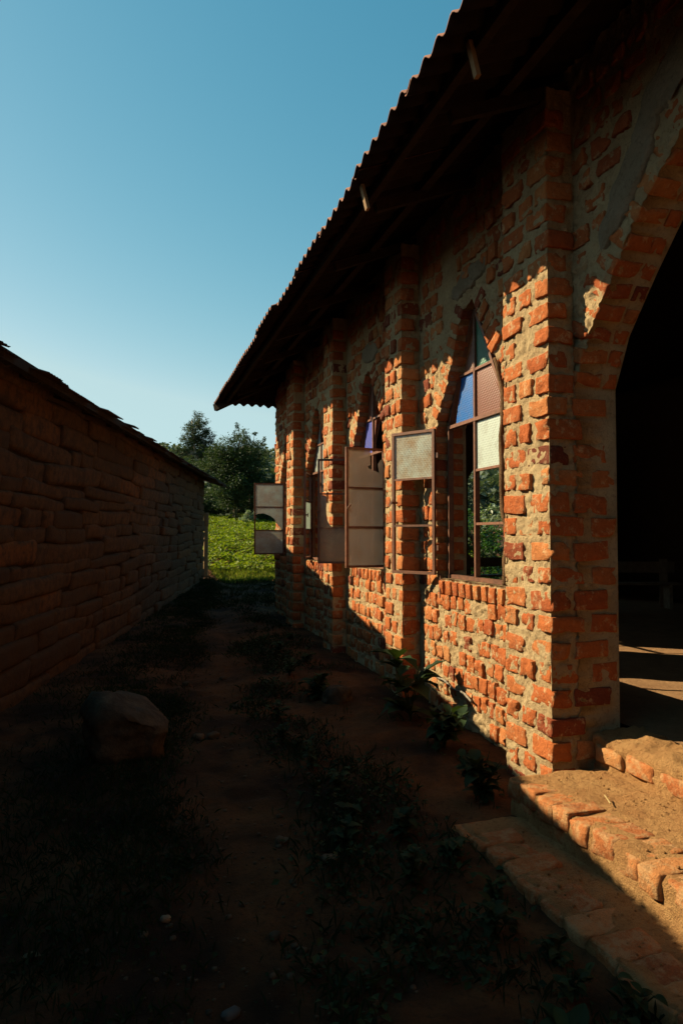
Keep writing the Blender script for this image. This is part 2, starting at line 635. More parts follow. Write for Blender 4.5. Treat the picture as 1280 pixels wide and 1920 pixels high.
def slab_wall(name, ys, zs, polys, x0, th, mat, parent, flip=False, amp=1.0):
    """a rough wall with openings and real thickness; grid in Y and Z"""
    ny, nz = len(ys), len(zs)
    Y, Z = np.meshgrid(ys, zs, indexing='ij')
    y, z = Y.ravel().copy(), Z.ravel().copy()
    q = grid_faces(ny, nz)
    cy, cz = y[q].mean(1), z[q].mean(1)
    keep = np.ones(len(q), bool)
    for poly in polys:
        keep &= ~inside(poly, cy, cz)
    rem = np.zeros(len(y), bool)
    rem[q[~keep].ravel()] = True
    kv = np.zeros(len(y), bool)
    kv[q[keep].ravel()] = True
    bd = np.where(rem & kv)[0]
    if len(bd):
        ps = [closest(poly, y[bd], z[bd]) for poly in polys]
        k = np.argmin([p[1] for p in ps], 0)
        for i, v in enumerate(bd):
            y[v], z[v] = ps[k[i]][0][i]
    q = q[keep]
    pf = np.stack([np.zeros_like(y), y, z], 1)
    d = rough(pf, amp)
    s = -1 if not flip else 1
    front = np.stack([x0 + s * d, y, z], 1)
    back = np.stack([np.full_like(y, x0 - s * th), y, z], 1)
    n = len(y)
    # boundary edges
    e = np.concatenate([q[:, [0, 1]], q[:, [1, 2]], q[:, [2, 3]], q[:, [3, 0]]])
    key = np.sort(e, 1)
    key = key[:, 0] * n + key[:, 1]
    u, inv, cnt = np.unique(key, return_inverse=True, return_counts=True)
    eb = e[cnt[inv] == 1]
    side = np.stack([eb[:, 1], eb[:, 0], eb[:, 0] + n, eb[:, 1] + n], 1)
    F = np.concatenate([q[:, ::-1] if not flip else q, (q if not flip else q[:, ::-1]) + n, side])
    V = np.concatenate([front, back])
    used = np.unique(F)
    re = np.full(2 * n, -1)
    re[used] = np.arange(len(used))
    return put(name, mesh(name, V[used], re[F], True, [mat]), parent)


ys = lines(-3.2, [(1.0, .12), (2.3, .05), (6.6, .0115), (9.2, .022), (Y_END, .045)])
zs = lines(Z_BOT, [(-1.7, .03), (2.3, .0125), (Z_TOP, .03)])
slab_wall('wall', ys, zs, OPEN, W + .0125, TH, M_MORTAR, church)

# the other walls of the church, rough mortar over brick
GD = np.array([(7.15, FLOOR - .7), (7.15, 1.25), (7.45, 1.7), (7.95, 2.0), (8.45, 1.7), (8.75, 1.25), (8.75, FLOOR - .7)])
XR = 10.9
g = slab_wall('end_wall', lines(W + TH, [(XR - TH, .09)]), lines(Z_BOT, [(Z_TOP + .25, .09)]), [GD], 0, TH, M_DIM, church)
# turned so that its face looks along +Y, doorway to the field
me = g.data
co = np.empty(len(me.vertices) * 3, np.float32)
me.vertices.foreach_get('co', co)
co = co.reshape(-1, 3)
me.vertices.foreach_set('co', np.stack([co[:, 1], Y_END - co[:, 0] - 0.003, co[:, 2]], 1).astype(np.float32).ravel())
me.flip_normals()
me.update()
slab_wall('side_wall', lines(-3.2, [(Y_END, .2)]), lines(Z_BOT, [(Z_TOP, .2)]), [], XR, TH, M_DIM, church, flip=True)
MB().box((9.3, 12.9, .3), (.2, 1.9, 3.6)).build('sun_blocker_wall', M_DIM, church)  # added out of view to stop sun entering by the end doorway
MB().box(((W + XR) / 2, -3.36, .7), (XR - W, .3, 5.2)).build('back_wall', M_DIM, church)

# piers: rough mortar cores; the side turned to the camera of the nearest runs on into the door jamb
for i, (a, b) in enumerate(PIERS):
    st = [.0115, .0135, .025, .04, .03][i]
    prof = [(W + .02, b)] + [(x, b) for x in lines(P, [(W, st)])[::-1]] + [(P, y) for y in lines(a, [(b, st)])[::-1][1:]] + [(x, a) for x in lines(P, [(W + (TH if i == 0 else .02), st)])[1:]]
    prof = np.array(prof)
    nrm = np.array([(0, 1.)] * len(prof))
    nrm[prof[:, 1] < a + 1e-6] = (0, -1)
    nrm[np.abs(prof[:, 0] - P) < 1e-6] = (-1, 0)
    c1 = (np.abs(prof[:, 0] - P) < 1e-6) & (prof[:, 1] < a + 1e-6)
    c2 = (np.abs(prof[:, 0] - P) < 1e-6) & (prof[:, 1] > b - 1e-6)
    nrm[c1], nrm[c2] = (-.3, -.3), (-.3, .3)
    zz = lines(Z_BOT, [(3.05, st)]) if i else lines(Z_BOT, [(3.05, st)])
    A, Zg = np.meshgrid(np.arange(len(prof)), zz, indexing='ij')
    p3 = np.stack([prof[A.ravel(), 0], prof[A.ravel(), 1], Zg.ravel()], 1)
    if i == 0:   # above the springing the jamb stops at the wall face
        over = (p3[:, 2] > 1.0) & (p3[:, 0] > W + .01)
        p3[over, 0] = W + .01
    d = rough(p3, .9)
    p3[:, :2] += nrm[A.ravel()] * (d - .0115)[:, None]
    put('pier', mesh('pier', p3, grid_faces(len(prof), len(zz)), True, [M_MORTAR]), church)

# ---- bricks
VAR = [rbox((1, 1, 1), (4, 5, 4), .065, .055, 3.0, s) for s in range(16)]
VAR_HI = []
for s in range(20):
    v_, f_ = rbox((1, 1, 1), (6, 8, 6), .05, .05, 2.6, s)
    nz = np.stack([fbm(v_ + 3.1 * q + s, 9, 2, s + q) - .5 for q in range(3)], 1)
    chip = np.maximum(vnoise(v_ * 3.2 + s * 5.3, s) - .66, 0)[:, None] * v_ * -.9
    VAR_HI.append((v_ + nz * .075 + chip, f_))
BRICKS = []                               # (matrix, dims, may be picked out)


def brick(c, d, rot=(0, 0, 0), seen=True, jit=1.0):
    e = [r + math.radians(rng.normal(0, 1.6)) * jit for r in rot]
    M = Matrix.Translation(c) @ Euler(e).to_matrix().to_4x4() @ Matrix.Diagonal((*d, 1))
    BRICKS.append((M, d, seen))


CP = .165                                 # course height
Z0 = -1.78
for i, (a, b) in enumerate(PIERS):
    w = b - a
    k = 0
    z = Z0 + U(0, .05)
    while z < 2.95:
        h = .125 + rng.normal(0, .008)
        pr = lambda: .001 + rng.normal(0, .006)
        jw = TH + .2 if i == 0 and z < 1.0 else .2
        if k % 2 == 0:                    # two stretchers across the front
            l = w / 2 - .03
            for y in (a + l / 2, b - l / 2):
                o = pr()
                ll = l * U(.9, 1.06)
                off = (l - ll) / 2 * (1 if y > a + w / 2 else -1)
                near = y < a + w / 2
                jo = .006 if near else 0
                brick((P - o + .075, y + off - (pr() + jo if near else 0), z + rng.normal(0, .006)), (.15, ll, h))
            x = P + .15 + .04
            while x + .1 < P + jw + .03:
                L = min(.27, P + jw - x) * U(.92, 1)
                if L > .07:
                    brick((x + L / 2, a - pr() - .007 + .065, z + rng.normal(0, .006)), (L, .13, h))
                    if i:
                        brick((x + L / 2, b + pr() - .065, z), (L, .13, h), seen=False)
                x += L + .04
        else:                             # headers across the front, long side on the return
            l = w / 3 - .035
            for j in range(3):
                y = a + l / 2 + j * (w - l) / 2
                if j == 1 and U(0, 1) < .12:
                    continue
                o = pr()
                L = .26 if jw > .3 else .2
                ll = l * U(.85, 1.12)
                brick((P - o + L / 2, y - (pr() + .006 if j == 0 else 0) + (rng.normal(0, .012) if j == 1 else 0), z + rng.normal(0, .008)), (L, ll, h * U(.9, 1.05)))
            x = P + .26 + .055
            if jw > .3:
                L = P + jw - x
                brick((x + L / 2, a - pr() - .007 + .065, z), (L * U(.85, 1), .13, h))
        z += CP + rng.normal(0, .006)
        k += 1


z = Z0
k = 0
while z < 1.0:                             # jamb on the near side of the doorway
    for x, L in ((W + .16, .27 if k % 2 else .2),):
        brick((x, 1.17 - .055, z), (L, .13, .12), seen=False)
    z += CP
    k += 1


def in_pier(y, m):
    return any(a - m < y < b + m for a, b in PIERS)


def patch_cover(y, z):
    """where old plaster still covers the bricks"""
    n = vnoise(np.array([[y * 1.7, z * 1.7, 3.3]]), 4)[0]
    return n > .8 and z > 1.6


z = Z0
k = 0
while z < 3.1:
    y = 4.0 + (k % 2) * .07 + U(0, .04)
    while y < Y_END - .05:
        w = U(.105, .14)
        yc = y + w / 2
        d = sdf(yc, z)[0]
        ring = .25 if z > 1.0 else .07
        low = z < -1.5 and U(0, 1) < .4
        if d > ring and not in_pier(yc, .055) and U(0, 1) > .05 and not low and not patch_cover(yc, z):
            brick((W + .1 - .001 - rng.normal(.0, .007), yc, z + rng.normal(0, .009)), (.2, w, U(.112, .142)), seen=yc > 4.0, jit=1.9)
        y += w + U(.012, .038)
    # bricks of the wall to the near side of the doorway and above it
    y = -3.0
    while y < 3.9:
        w = U(.1, .22)
        yc = y + w / 2
        if sdf(yc, z)[0] > .3 and U(0, 1) > .12 and not in_pier(yc, .05):
            brick((W + .1 - rng.normal(.0, .007), yc, z + rng.normal(0, .01)), (.2, w, U(.095, .125)), seen=yc > 2.7, jit=2)
        y += w + U(.035, .07)
    z += CP + rng.normal(0, .005)
    k += 1

# reveals of the windows and arch bricks set on edge round them
for c in WIN:
    z = Z0
    k = 0
    while z < 1.1:
        if z > -.40:
            for s, yj in ((1, c + .65), (-1, c - .645)):
                L = .17 if k % 2 else .11
                brick((W + .07, yj + s * (L / 2 - .012), z), (.14, L, U(.1, .12)), seen=True)
                brick((W + .22, yj + s * (.06 - .014), z + U(-.01, .01)), (.15, .12, U(.1, .12)), seen=s > 0)
        z += CP + rng.normal(0, .004)
        k += 1
    y = c - .6
    while y < c + .6:                      # rowlock course under the sill
        brick((W + .06, y, -.50), (.15, .095, .125), jit=2)
        y += U(.125, .15)


def ring_bricks(poly, i0, i1, rad, wdt, deep, seen=True, gap=.04, x0=W):
    pts = poly[i0:i1 + 1]
    seg = np.linalg.norm(np.diff(pts, axis=0), axis=1)
    tot = seg.sum()
    cum = np.concatenate([[0], np.cumsum(seg)])
    s = wdt / 2
    while s < tot:
        j = min(np.searchsorted(cum, s, side='right') - 1, len(seg) - 1)
        t = (s - cum[j]) / seg[j]
        p = pts[j] * (1 - t) + pts[j + 1] * t
        # direction smoothed over the corner
        e = .12
        f = lambda q: np.array([np.interp(q, cum, pts[:, 0]), np.interp(q, cum, pts[:, 1])])
        d = f(min(s + e, tot)) - f(max(s - e, 0))
        d /= np.linalg.norm(d)
        nrm = np.array([d[1], -d[0]])
        if sdf(*(p + nrm * .03))[0] < 0:
            nrm = -nrm
        L = rad * U(.82, 1.08)
        cen = p + nrm * (L / 2 - .010)
        ang = math.atan2(nrm[1], nrm[0])   # the long side lies along the normal, in the YZ plane
        x = x0
        for dd in deep:
            brick((x + dd / 2 - rng.normal(.0, .007), cen[0], cen[1]), (dd * .97, L, wdt * U(.86, 1)), (ang, 0, 0), seen=seen, jit=1.5)
            x += dd + .012
        s += wdt + gap * U(.7, 1.3)


for c in WIN:
    ring_bricks(OUT + (c, 0), 1, 5, .2, .10, (.15, .15))
    ring_bricks(OUT + (c, 0), 6, 10, .2, .10, (.15, .15))
ring_bricks(DOOR, 1, 8, .235, .105, (.2, .1), gap=.05)
ring_bricks(DOOR, 8, 15, .235, .105, (.2, .1), seen=False, gap=.05)


# camera rays, to find out which bricks show largest
fw = Vector((math.sin(YAW) * math.cos(PITCH), math.cos(YAW) * math.cos(PITCH), math.sin(PITCH)))
rt = Vector((math.cos(YAW), -math.sin(YAW), 0))
up = rt.cross(fw)


def shown(c, d):
    v = Vector(c)
    zc = v.dot(fw)
    if zc < .5:
        return 0
    x, y = v.dot(rt) / zc, v.dot(up) / zc
    if abs(x) > .53 or abs(y) > .78:
        return 0
    s = sorted(d)
    return s[2] * s[1] / zc ** 2


def lay_bricks(lst, name, stuff_name, mat, parent, most=300, variants=VAR, hi=None):
    ms = [mesh(name, v, f, True, [mat]) for v, f in (hi or variants)]
    order = sorted(range(len(lst)), key=lambda i: -shown(lst[i][0].translation, lst[i][1]) * lst[i][2])
    first = set(order[:most])
    mb = MB()
    for i, it in enumerate(lst):
        M, d, seen = it[:3]
        k = it[3] if len(it) > 3 else i % len(variants)
        if i in first:
            o = put(name, ms[i % len(ms)] if hi else ms[k], parent)
            o.matrix_basis = M
        else:
            A = np.array(M)
            v, f = variants[k]
            mb.add(v @ A[:3, :3].T + A[:3, 3], f)
    if mb.n:
        s = mb.build(stuff_name, mat, parent, True)
        s['kind'] = 'stuff'


lay_bricks(BRICKS, 'brick', 'brickwork', M_BRICK, church, hi=VAR_HI)


# plaster that still clings above the doorway and over the window heads
def plaster(cy, cz, ry, rz, tilt, seed, thick=.010):
    n = 60
    a, b = np.meshgrid(np.linspace(-1, 1, n), np.linspace(-1, 1, n), indexing='ij')
    a, b = a.ravel(), b.ravel()
    ct, stt = math.cos(tilt), math.sin(tilt)
    y = cy + ct * a * ry - stt * b * rz
    z = cz + stt * a * ry + ct * b * rz
    p = np.stack([np.full_like(y, 4.4), y, z], 1)
    edge = np.sqrt(a * a + b * b) + (fbm(p, 6, 3, seed) - .5) * .9
    h = thick * (1 - smooth(.72, .92, edge)) * 1.0 + rough(p, .35) - .045 * smooth(.9, 1.0, edge)
    inop = sdf(y, z) < .05
    q = grid_faces(n, n)
    q = q[~inop[q].any(1)]
    q = q[(edge[q] < 1.15).all(1)]
    V = np.stack([W - h - .004, y, z], 1)
    used = np.unique(q)
    re = np.full(len(y), -1)
    re[used] = np.arange(len(used))
    put('plaster_patch', mesh('plaster_patch', V[used], re[q][:, ::-1], True, [M_PLASTER]), church)


plaster(3.40, 2.13, .42, .13, -math.radians(50), 21)
plaster(2.95, 2.66, .50, .15, -math.radians(36), 28)
plaster(5.45, 2.30, .34, .12, math.radians(-6), 22)
plaster(8.15, 2.32, .35, .13, math.radians(4), 23)

# broken mud render down the near reveal of the first window, and a few of the others
for c in WIN[:1]:
    t = np.linspace(-.40, 1.45, 90)
    yy = np.interp(t, OUT[:4, 1], OUT[:4, 0]) + c
    Pt = np.stack([W - .006 + .022 * (vnoise(np.stack([t * 5, t * 0, t * 0 + c], 1), 2) - .5) * 2, yy - .004 + .03 * (vnoise(np.stack([t * 4, t * 0 + 5, t * 0 + c], 1), 3) - .5) * 2, t], 1)
    MB().tube(Pt, (.010 + .022 * vnoise(np.stack([t * 9, t * 0 + 2, t * 0 + c], 1), 6)), 8).build('render_edge', M_FILLET, church, True)

# ---- windows: fixed frames, panes, casements standing open
FX = 2.97
FRO = np.array([(.53, 1.05), (.43, 1.30), (.31, 1.53), (.17, 1.80), (0, 2.06)])


def pane(poly, mat, parent, plane, label=None):
    """poly: (u, z) points; plane: function (u, z, off) -> world"""
    n = len(poly)
    V = [plane(u, z, o) for o in (-.002, .002) for u, z in poly]
    F = [np.array([list(range(n))[::-1]]), np.array([[n + i for i in range(n)]]), np.array([[i, (i + 1) % n, n + (i + 1) % n, n + i] for i in range(n)])]
    o = put('pane', mesh('pane', V, F, False, [mat]), parent)
    if label:
        o['label'] = label
    return o


def window(c, up_l, up_r, top_l, top_r, low_panes, right_fixed):
    fc = c + .05
    m = MB()
    A = lambda y, z: (FX, fc + y, z)
    for s in (1, -1):
        m.bar(A(s * .53, -.40), A(s * .53, 1.05), .03, .05)
        for p, q in zip(FRO[:-1], FRO[1:]):
            m.bar(A(s * p[0], p[1]), A(s * q[0], q[1]), .03, .045)
    m.bar(A(.545, 1.05), A(-.545, 1.05), .032, .055)
    m.bar(A(.545, -.40), A(-.545, -.40), .035, .056)
    m.bar(A(0, -.38), A(0, 2.04), .030, .046)
    m.bar(A(.33, 1.505), A(-.33, 1.505), .024, .040)
    if right_fixed:
        m.bar(A(-.016, .585), A(-.52, .585), .022, .036)
        m.bar(A(-.016, .10), A(-.52, .10), .022, .036)
    w = m.build('window', M_METAL, church)
    pl = lambda u, z, o: (FX + o, fc + u, z)
    for poly, mt in ((up_l, 0), (up_r, 0), (top_l, 0), (top_r, 0)):
        if poly:
            pane(poly[0], poly[1], w, pl)
    for poly, mt in low_panes:
        pane(poly, mt, w, pl)
    return w


def opaque(l):
    return l


# first window: blue, pink, green glass above, one white pane below
window(WIN[0],
       ([(.012, 1.07), (.40, 1.07), (.37, 1.2), (.345, 1.27), (.325, 1.34), (.30, 1.40), (.285, 1.49), (.012, 1.49)], G_BLUE),
       ([(-.012, 1.07), (-.51, 1.07), (-.43, 1.29), (-.325, 1.49), (-.012, 1.49)], G_PINK),
       ([(.012, 1.52), (.25, 1.52), (.17, 1.62), (.10, 1.75), (.012, 1.86)], G_PINK),
       ([(-.012, 1.52), (-.305, 1.52), (-.17, 1.79), (-.012, 2.03)], G_GREEN),
       [([(-.014, .598), (-.515, .598), (-.515, 1.033), (-.014, 1.033)], G_WHITE)], True)
# second: violet left, the right side mostly broken out
window(WIN[1],
       ([(.012, 1.07), (.40, 1.07), (.34, 1.26), (.30, 1.49), (.012, 1.49)], G_VIOLET),
       ([(-.012, 1.07), (-.02, 1.25), (-.10, 1.49), (-.012, 1.49)], G_PINK),
       ([(.012, 1.52), (.27, 1.52), (.17, 1.78), (.05, 1.95), (.012, 1.97)], G_PINK),
       None, [], False)
window(WIN[2],
       ([(.012, 1.07), (.5, 1.07), (.42, 1.29), (.3, 1.49), (.012, 1.49)], G_PALE),
       ([(-.012, 1.07), (-.5, 1.07), (-.42, 1.29), (-.3, 1.49), (-.012, 1.49)], G_PALE),
       ([(.012, 1.52), (.29, 1.52), (.16, 1.79), (.012, 2.0)], G_PALE), None,
       [([(-.014, -.38), (-.515, -.38), (-.515, 1.033), (-.014, 1.033)], G_GREY)], True)
window(WIN[3],
       ([(.012, 1.07), (.5, 1.07), (.42, 1.29), (.3, 1.49), (.012, 1.49)], G_PALE),
       ([(-.012, 1.07), (-.5, 1.07), (-.42, 1.29), (-.3, 1.49), (-.012, 1.49)], G_PALE), None, None,
       [([(-.014, -.38), (-.515, -.38), (-.515, 1.033), (-.014, 1.033)], G_GREY)], True)


def casement(hinge, free, panes, handle_at=.33, knob=True):
    """steel casement, hinge and free ends as (x, y); panes: list of (row, polygon in 0..1, material)"""
    h, f = np.array(hinge, float), np.array(free, float)
    L = np.linalg.norm(f - h)
    d = (f - h) / L
    nr = np.array([-d[1], d[0]])
    z0, z1 = -.375, 1.03
    rows = [z1, z1 - (z1 - z0) * .333, z1 - (z1 - z0) * .667, z0]
    pt = lambda u, z, o=0: (h[0] + d[0] * u + nr[0] * o, h[1] + d[1] * u + nr[1] * o, z)
    upv = (nr[0], nr[1], 0)
    m = MB()
    m.bar(pt(0, z0), pt(0, z1), .028, .032, upv)
    m.bar(pt(L, z0), pt(L, z1), .028, .032, upv)
    for i, z in enumerate(rows):
        e = .0145 if i in (1, 2) else -.014
        m.bar(pt(e, z), pt(L - e, z), .028 if i in (0, 3) else .020, .034 if i in (0, 3) else .028, upv)
    for z in (z0 + .25, z1 - .25):         # hinges reaching back to the fixed frame
        m.bar(pt(-.05, z, 0), pt(.01, z, 0), .05, .012, upv)
    w = m.build('casement', M_METAL, church)
    for r, poly, mt in panes:
        b, t = rows[r + 1] + .011, rows[r] - .011
        pane([(.014 + (L - .028) * a, b + (t - b) * q) for a, q in poly], mt, w, pt)
    if knob:
        k = MB().bar(pt(L - .01, .33, -.04), pt(L - .01, .33, .05), .02, .02, (0, 0, 1)).bar(pt(L - .03, .36, .05), pt(L + .02, .30, .05), .018, .012, upv)
        k.build('handle', M_METAL, w)
    return w


FULL = [(0, 0), (1, 0), (1, 1), (0, 1)]
casement((2.812, 6.125), (2.56, 6.555), [(0, FULL, G_STAIN)])
casement((2.90, 7.76), (2.41, 7.70), [
    (0, [(0, 0), (0, 1), (.0, 1), (1, 1), (1, 0)][0:1] + [(1, 0), (1, 1), (.36, 1), (.36, .60), (.44, .56), (.40, .50), (.10, .40), (.14, .62), (.06, .75), (0, .78)], G_GREY),
    (1, FULL, G_GREY), (2, FULL, G_GREY)])
casement((2.90, 8.85), (2.43, 9.04), [
    (1, [(1, 0), (1, 1), (.86, .98), (.80, .92), (.82, .5), (.78, .2), (.70, .05), (.62, 0)], G_BROWN),
    (2, [(.32, 0), (1, 0), (1, 1), (0, 1), (0, .28), (.1, .22), (.2, .08)], G_BROWN)])
casement((2.91, 11.38), (2.70, 10.92), [(1, FULL, G_WHITE)])
casement((2.90, 13.54), (2.33, 13.60), [
    (0, FULL, G_PALE),
    (1, [(0, 0), (0, 1), (1, 1), (1, .66), (.9, .72), (.7, .74), (.45, .62), (.3, .48), (.24, .3), (.1, .1)], G_PALE),
    (2, FULL, G_PALE)])
# window stay left hanging under the first casement
MB().bar((2.86, 6.09, -.38), (2.80, 5.98, -.60), .014, .008).build('window_stay', M_METAL, church)


# ---- roof of wavy fibre-cement sheets on poles and purlins
PITCHW, AMP = .178, .028
Y_EAVE = 14.45
XC = (EX + XR + W - EX) / 2
RUN = XC - EX


def roof_sheet(along0, along1, fn, flat_end):
    """fn(a, v) -> world point without the wave; a runs along the eave"""
    na = int((along1 - along0) / PITCHW * 8) + 1
    a = np.linspace(along0, along1, na)
    v = np.linspace(0, 1, 8)
    A, Vv = np.meshgrid(a, v, indexing='ij')
    p = fn(A.ravel(), Vv.ravel())
    p[:, 2] += AMP * np.cos(A.ravel() / PITCHW * 2 * np.pi)
    return p, grid_faces(na, 8)


def add_sheet(along0, along1, fn, dz):
    p, q = roof_sheet(along0, along1, fn, 0)
    p[:, 2] += dz
    n = len(p)
    p2 = p.copy()
    p2[:, 2] += .010
    e = np.concatenate([q[:, [0, 1]], q[:, [1, 2]], q[:, [2, 3]], q[:, [3, 0]]])
    key = np.sort(e, 1)[:, 0] * n + np.sort(e, 1)[:, 1]
    u, inv, cnt = np.unique(key, return_inverse=True, return_counts=True)
    eb = e[cnt[inv] == 1]
    side = np.stack([eb[:, 0], eb[:, 1], eb[:, 1] + n, eb[:, 0] + n], 1)
    o = put('roof_sheet', mesh('roof_sheet', np.concatenate([p, p2]), np.concatenate([q[:, ::-1], q + n, side]), True, [M_ROOF, M_ROOFSHADE]), church)
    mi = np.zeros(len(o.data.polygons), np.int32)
    mi[:len(q)] = 1  # lower faces take the painted-shade material
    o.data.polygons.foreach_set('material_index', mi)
    return o


SW = PITCHW * 6
y = Y_EAVE - SW * 17
k = 0
while y < Y_EAVE - .02:
    y1 = min(y + SW + .08, Y_EAVE)
    jx, jz = rng.normal(0, .022), (k % 2) * .014 + rng.normal(0, .006)

    def f_lo(a, v, jx=jx):
        run = np.minimum(RUN, np.maximum(Y_EAVE - a, 0))
        s = jx + v * (np.minimum(2.3, run) - jx)
        return np.stack([EX + s, a, EZ + SL * s], 1)

    def f_hi(a, v):
        run = np.minimum(RUN, np.maximum(Y_EAVE - a, 0))
        s = np.minimum(2.2, run) + v * (run - np.minimum(2.2, run))
        return np.stack([EX + s, a, EZ + SL * s + .012], 1)

    add_sheet(y, y1, f_lo, jz)
    if Y_EAVE - y > 2.3:
        add_sheet(y, y1, f_hi, jz)
    y += SW
    k += 1
x = EX
while x < 2 * XC - EX - .02:
    x1 = min(x + SW + .08, 2 * XC - EX)
    jz = (k % 2) * .014

    def f_hip(a, v):
        run = np.maximum(np.minimum(a - EX, 2 * XC - EX - a), 0)
        s = v * run
        return np.stack([a, Y_EAVE - s, EZ + SL * s], 1)
    add_sheet(x, x1, f_hip, jz)
    x += SW
    k += 1


def f_far(a, v):
    run = np.minimum(RUN, np.maximum(Y_EAVE - a, 0))
    return np.stack([2 * XC - EX - v * run, a, EZ + SL * v * run], 1)


add_sheet(Y_EAVE - SW * 17, Y_EAVE, f_far, 0)
MB().bar((XC, -3.6, EZ + SL * RUN + .03), (XC, Y_EAVE - RUN + .2, EZ + SL * RUN + .03), .5, .07, (0, 0, 1)).build('ridge_cap', M_ROOF, church)
# purlins and rafters under the eave
MB().bar((EX + .24, -3.4, EZ + .02), (EX + .24, Y_EAVE - .25, EZ + .02), .05, .07, (0, 0, 1)).build('purlin', M_WOOD, church)
for s, wd in ((.75, .07), (1.9, .07)):
    MB().bar((EX + s, -3.4, EZ + SL * s - .075), (EX + s, Y_EAVE - s, EZ + SL * s - .075), wd, .06, (0, 0, 1)).build('purlin', M_WOOD, church)
yy = -2.6
while yy < 13.6:
    e = min(2.9, Y_EAVE - yy)
    j = rng.normal(0, .05)
    MB().bar((EX + .32 + j, yy, EZ + SL * .32 - .13), (EX + e, yy, EZ + SL * e - .145), .06, .08, (0, 0, 1)).build('rafter', M_WOOD, church)
    yy += 1.32
MB().bar((EX + .02, Y_EAVE - .02, EZ - .08), (XC, Y_EAVE - RUN, EZ + SL * RUN - .10), .09, .14, (0, 0, 1)).build('hip_rafter', M_WOOD, church)
MB().bar((EX + .5, Y_EAVE - .3, EZ + .05), (XR + .9, Y_EAVE - .3, EZ + .05), .05, .05, (0, 0, 1)).build('purlin', M_WOOD, church)
# loose battens hanging from the eave
MB().bar((1.79, 3.40, 2.79), (1.825, 3.37, 2.575), .036, .028).build('hanging_batten', M_PALEWOOD, church)
MB().bar((1.70, 5.03, 2.76), (1.735, 4.99, 2.555), .042, .026).build('hanging_batten', M_PALEWOOD, church)

# floor of the church
X, Y = np.meshgrid(lines(3.27, [(XR - .1, .12)]), lines(-3.1, [(Y_END - .1, .12)]), indexing='ij')
Zf = FLOOR - .006 + (fbm(np.stack([X, Y, X * 0], -1).reshape(-1, 3), 2.5, 3, 12).reshape(X.shape) - .5) * .035
fl = put('floor', mesh('floor', np.stack([X, Y, Zf], -1).reshape(-1, 3), grid_faces(*X.shape), True, [M_FLOOR]))
fl['kind'] = 'structure'


# ---- benches in the dark nave
def bench(x, y, rz, label):
    t = thing('bench', label, 'bench', (x, y, FLOOR), 'benches inside the church')
    t.rotation_euler = (0, 0, rz)
    WM[t.name] = Matrix.Translation((x, y, FLOOR)) @ Matrix.Rotation(rz, 4, 'Z')
    M = WM[t.name]

    def part(name, c, d):
        o = MB().box(c, d).build(name, M_BENCH, t)
        o.matrix_basis = M
    part('seat', (0, 0, .44), (2.0, .30, .04))
    part('backrest', (0, .19, .72), (2.0, .03, .20))
    for s in (-.8, .8):
        part('leg', (s, -.02, .21), (.05, .28, .415))
        part('upright', (s, .163, .44), (.14, .022, .86))


bench(8.3, 10.2, R(-20), 'dim wooden bench with upright back boards seen through the dark doorway')
bench(7.6, 13.0, R(4), 'dark bench whose backrest crosses the green view through the nearest window')

# ------------------------------------------------------------------ brick steps before the doorway
steps = thing('brick_steps', 'worn brick steps climbing to the church doorway, the upper one in sun', 'steps', (2.3, 2.4, -1.75))


def step_block(name, x0, x1, y0, y1, z0, z1, mat, st=.022, r=.03, amp=.016, seed=1):
    d = (x1 - x0, y1 - y0, z1 - z0)
    n = [max(3, int(v / st)) for v in d]
    V, F = rbox(d, n, r, 0)
    V = V + ((x0 + x1) / 2, (y0 + y1) / 2, (z0 + z1) / 2)
    nn = np.stack([fbm(V + 9 * k, 6, 3, seed + k) - .5 for k in range(3)], 1) * 2 * amp
    nn[:, 2] += (fbm(V, 2, 2, seed) - .5) * .03
    nn += (np.stack([fbm(V + 5 * k, 20, 2, seed + 4 + k) - .5 for k in range(3)], 1)) * amp * 1.3
    V = V + nn
    return put(name, mesh(name, V, F, True, [mat]), steps)


step_block('upper_tread', 2.262, 3.1, -.6, 3.84, -1.95, -1.512, M_STEP, seed=3)
step_block('lower_tread', 1.868, 2.5, -.6, 3.74, -2.0, -1.712, M_STEP, seed=5)
step_block('threshold', 2.94, 3.3, -.6, 3.92, -1.7, -1.30, M_STEP, .02, .035, .03, 7)
SB = []
SVAR = [rbox((1, 1, 1), (6, 5, 4), .085, .085, 2.6, 40 + s) for s in range(12)]
for x0, zt, y_top, first in ((2.245, -1.50, 3.85, True), (1.85, -1.70, 3.75, False)):
    y = y_top
    while y > .4:
        w = U(.135, .175)
        L = U(.24, .29)
        e = [R(rng.normal(0, 2.5)) for _ in range(3)]
        SB.append((Matrix.Translation((x0 + L / 2 + rng.normal(0, .012), y - w / 2, zt - .069 + rng.normal(0, .005))) @ Euler(e).to_matrix().to_4x4() @ Matrix.Diagonal((L, w, .12, 1)), (L, w, .12), True))
        y -= w + U(.006, .024)
    # bricks showing through in the riser
    y = y_top - .08
    while y > .4:
        w = U(.2, .27)
        if U(0, 1) < .45:
            SB.append((Matrix.Translation((x0 + .085, y - w / 2, zt - .165)) @ Matrix.Diagonal((.13, w, .08, 1)), (.13, w, .08), first))
        y -= w + U(.03, .06)
y = 3.86
while y > .4:
    w = U(.2, .26)
    SB.append((Matrix.Translation((2.938 + .07 + rng.normal(0, .012), y - w / 2, -1.425 + rng.normal(0, .01))) @ Matrix.Diagonal((.16, w, .1, 1)), (.16, w, .1), True))
    y -= w + U(.03, .07)
lay_bricks(SB, 'brick', 'brickwork', M_STEPBRICK, steps, 300, SVAR)

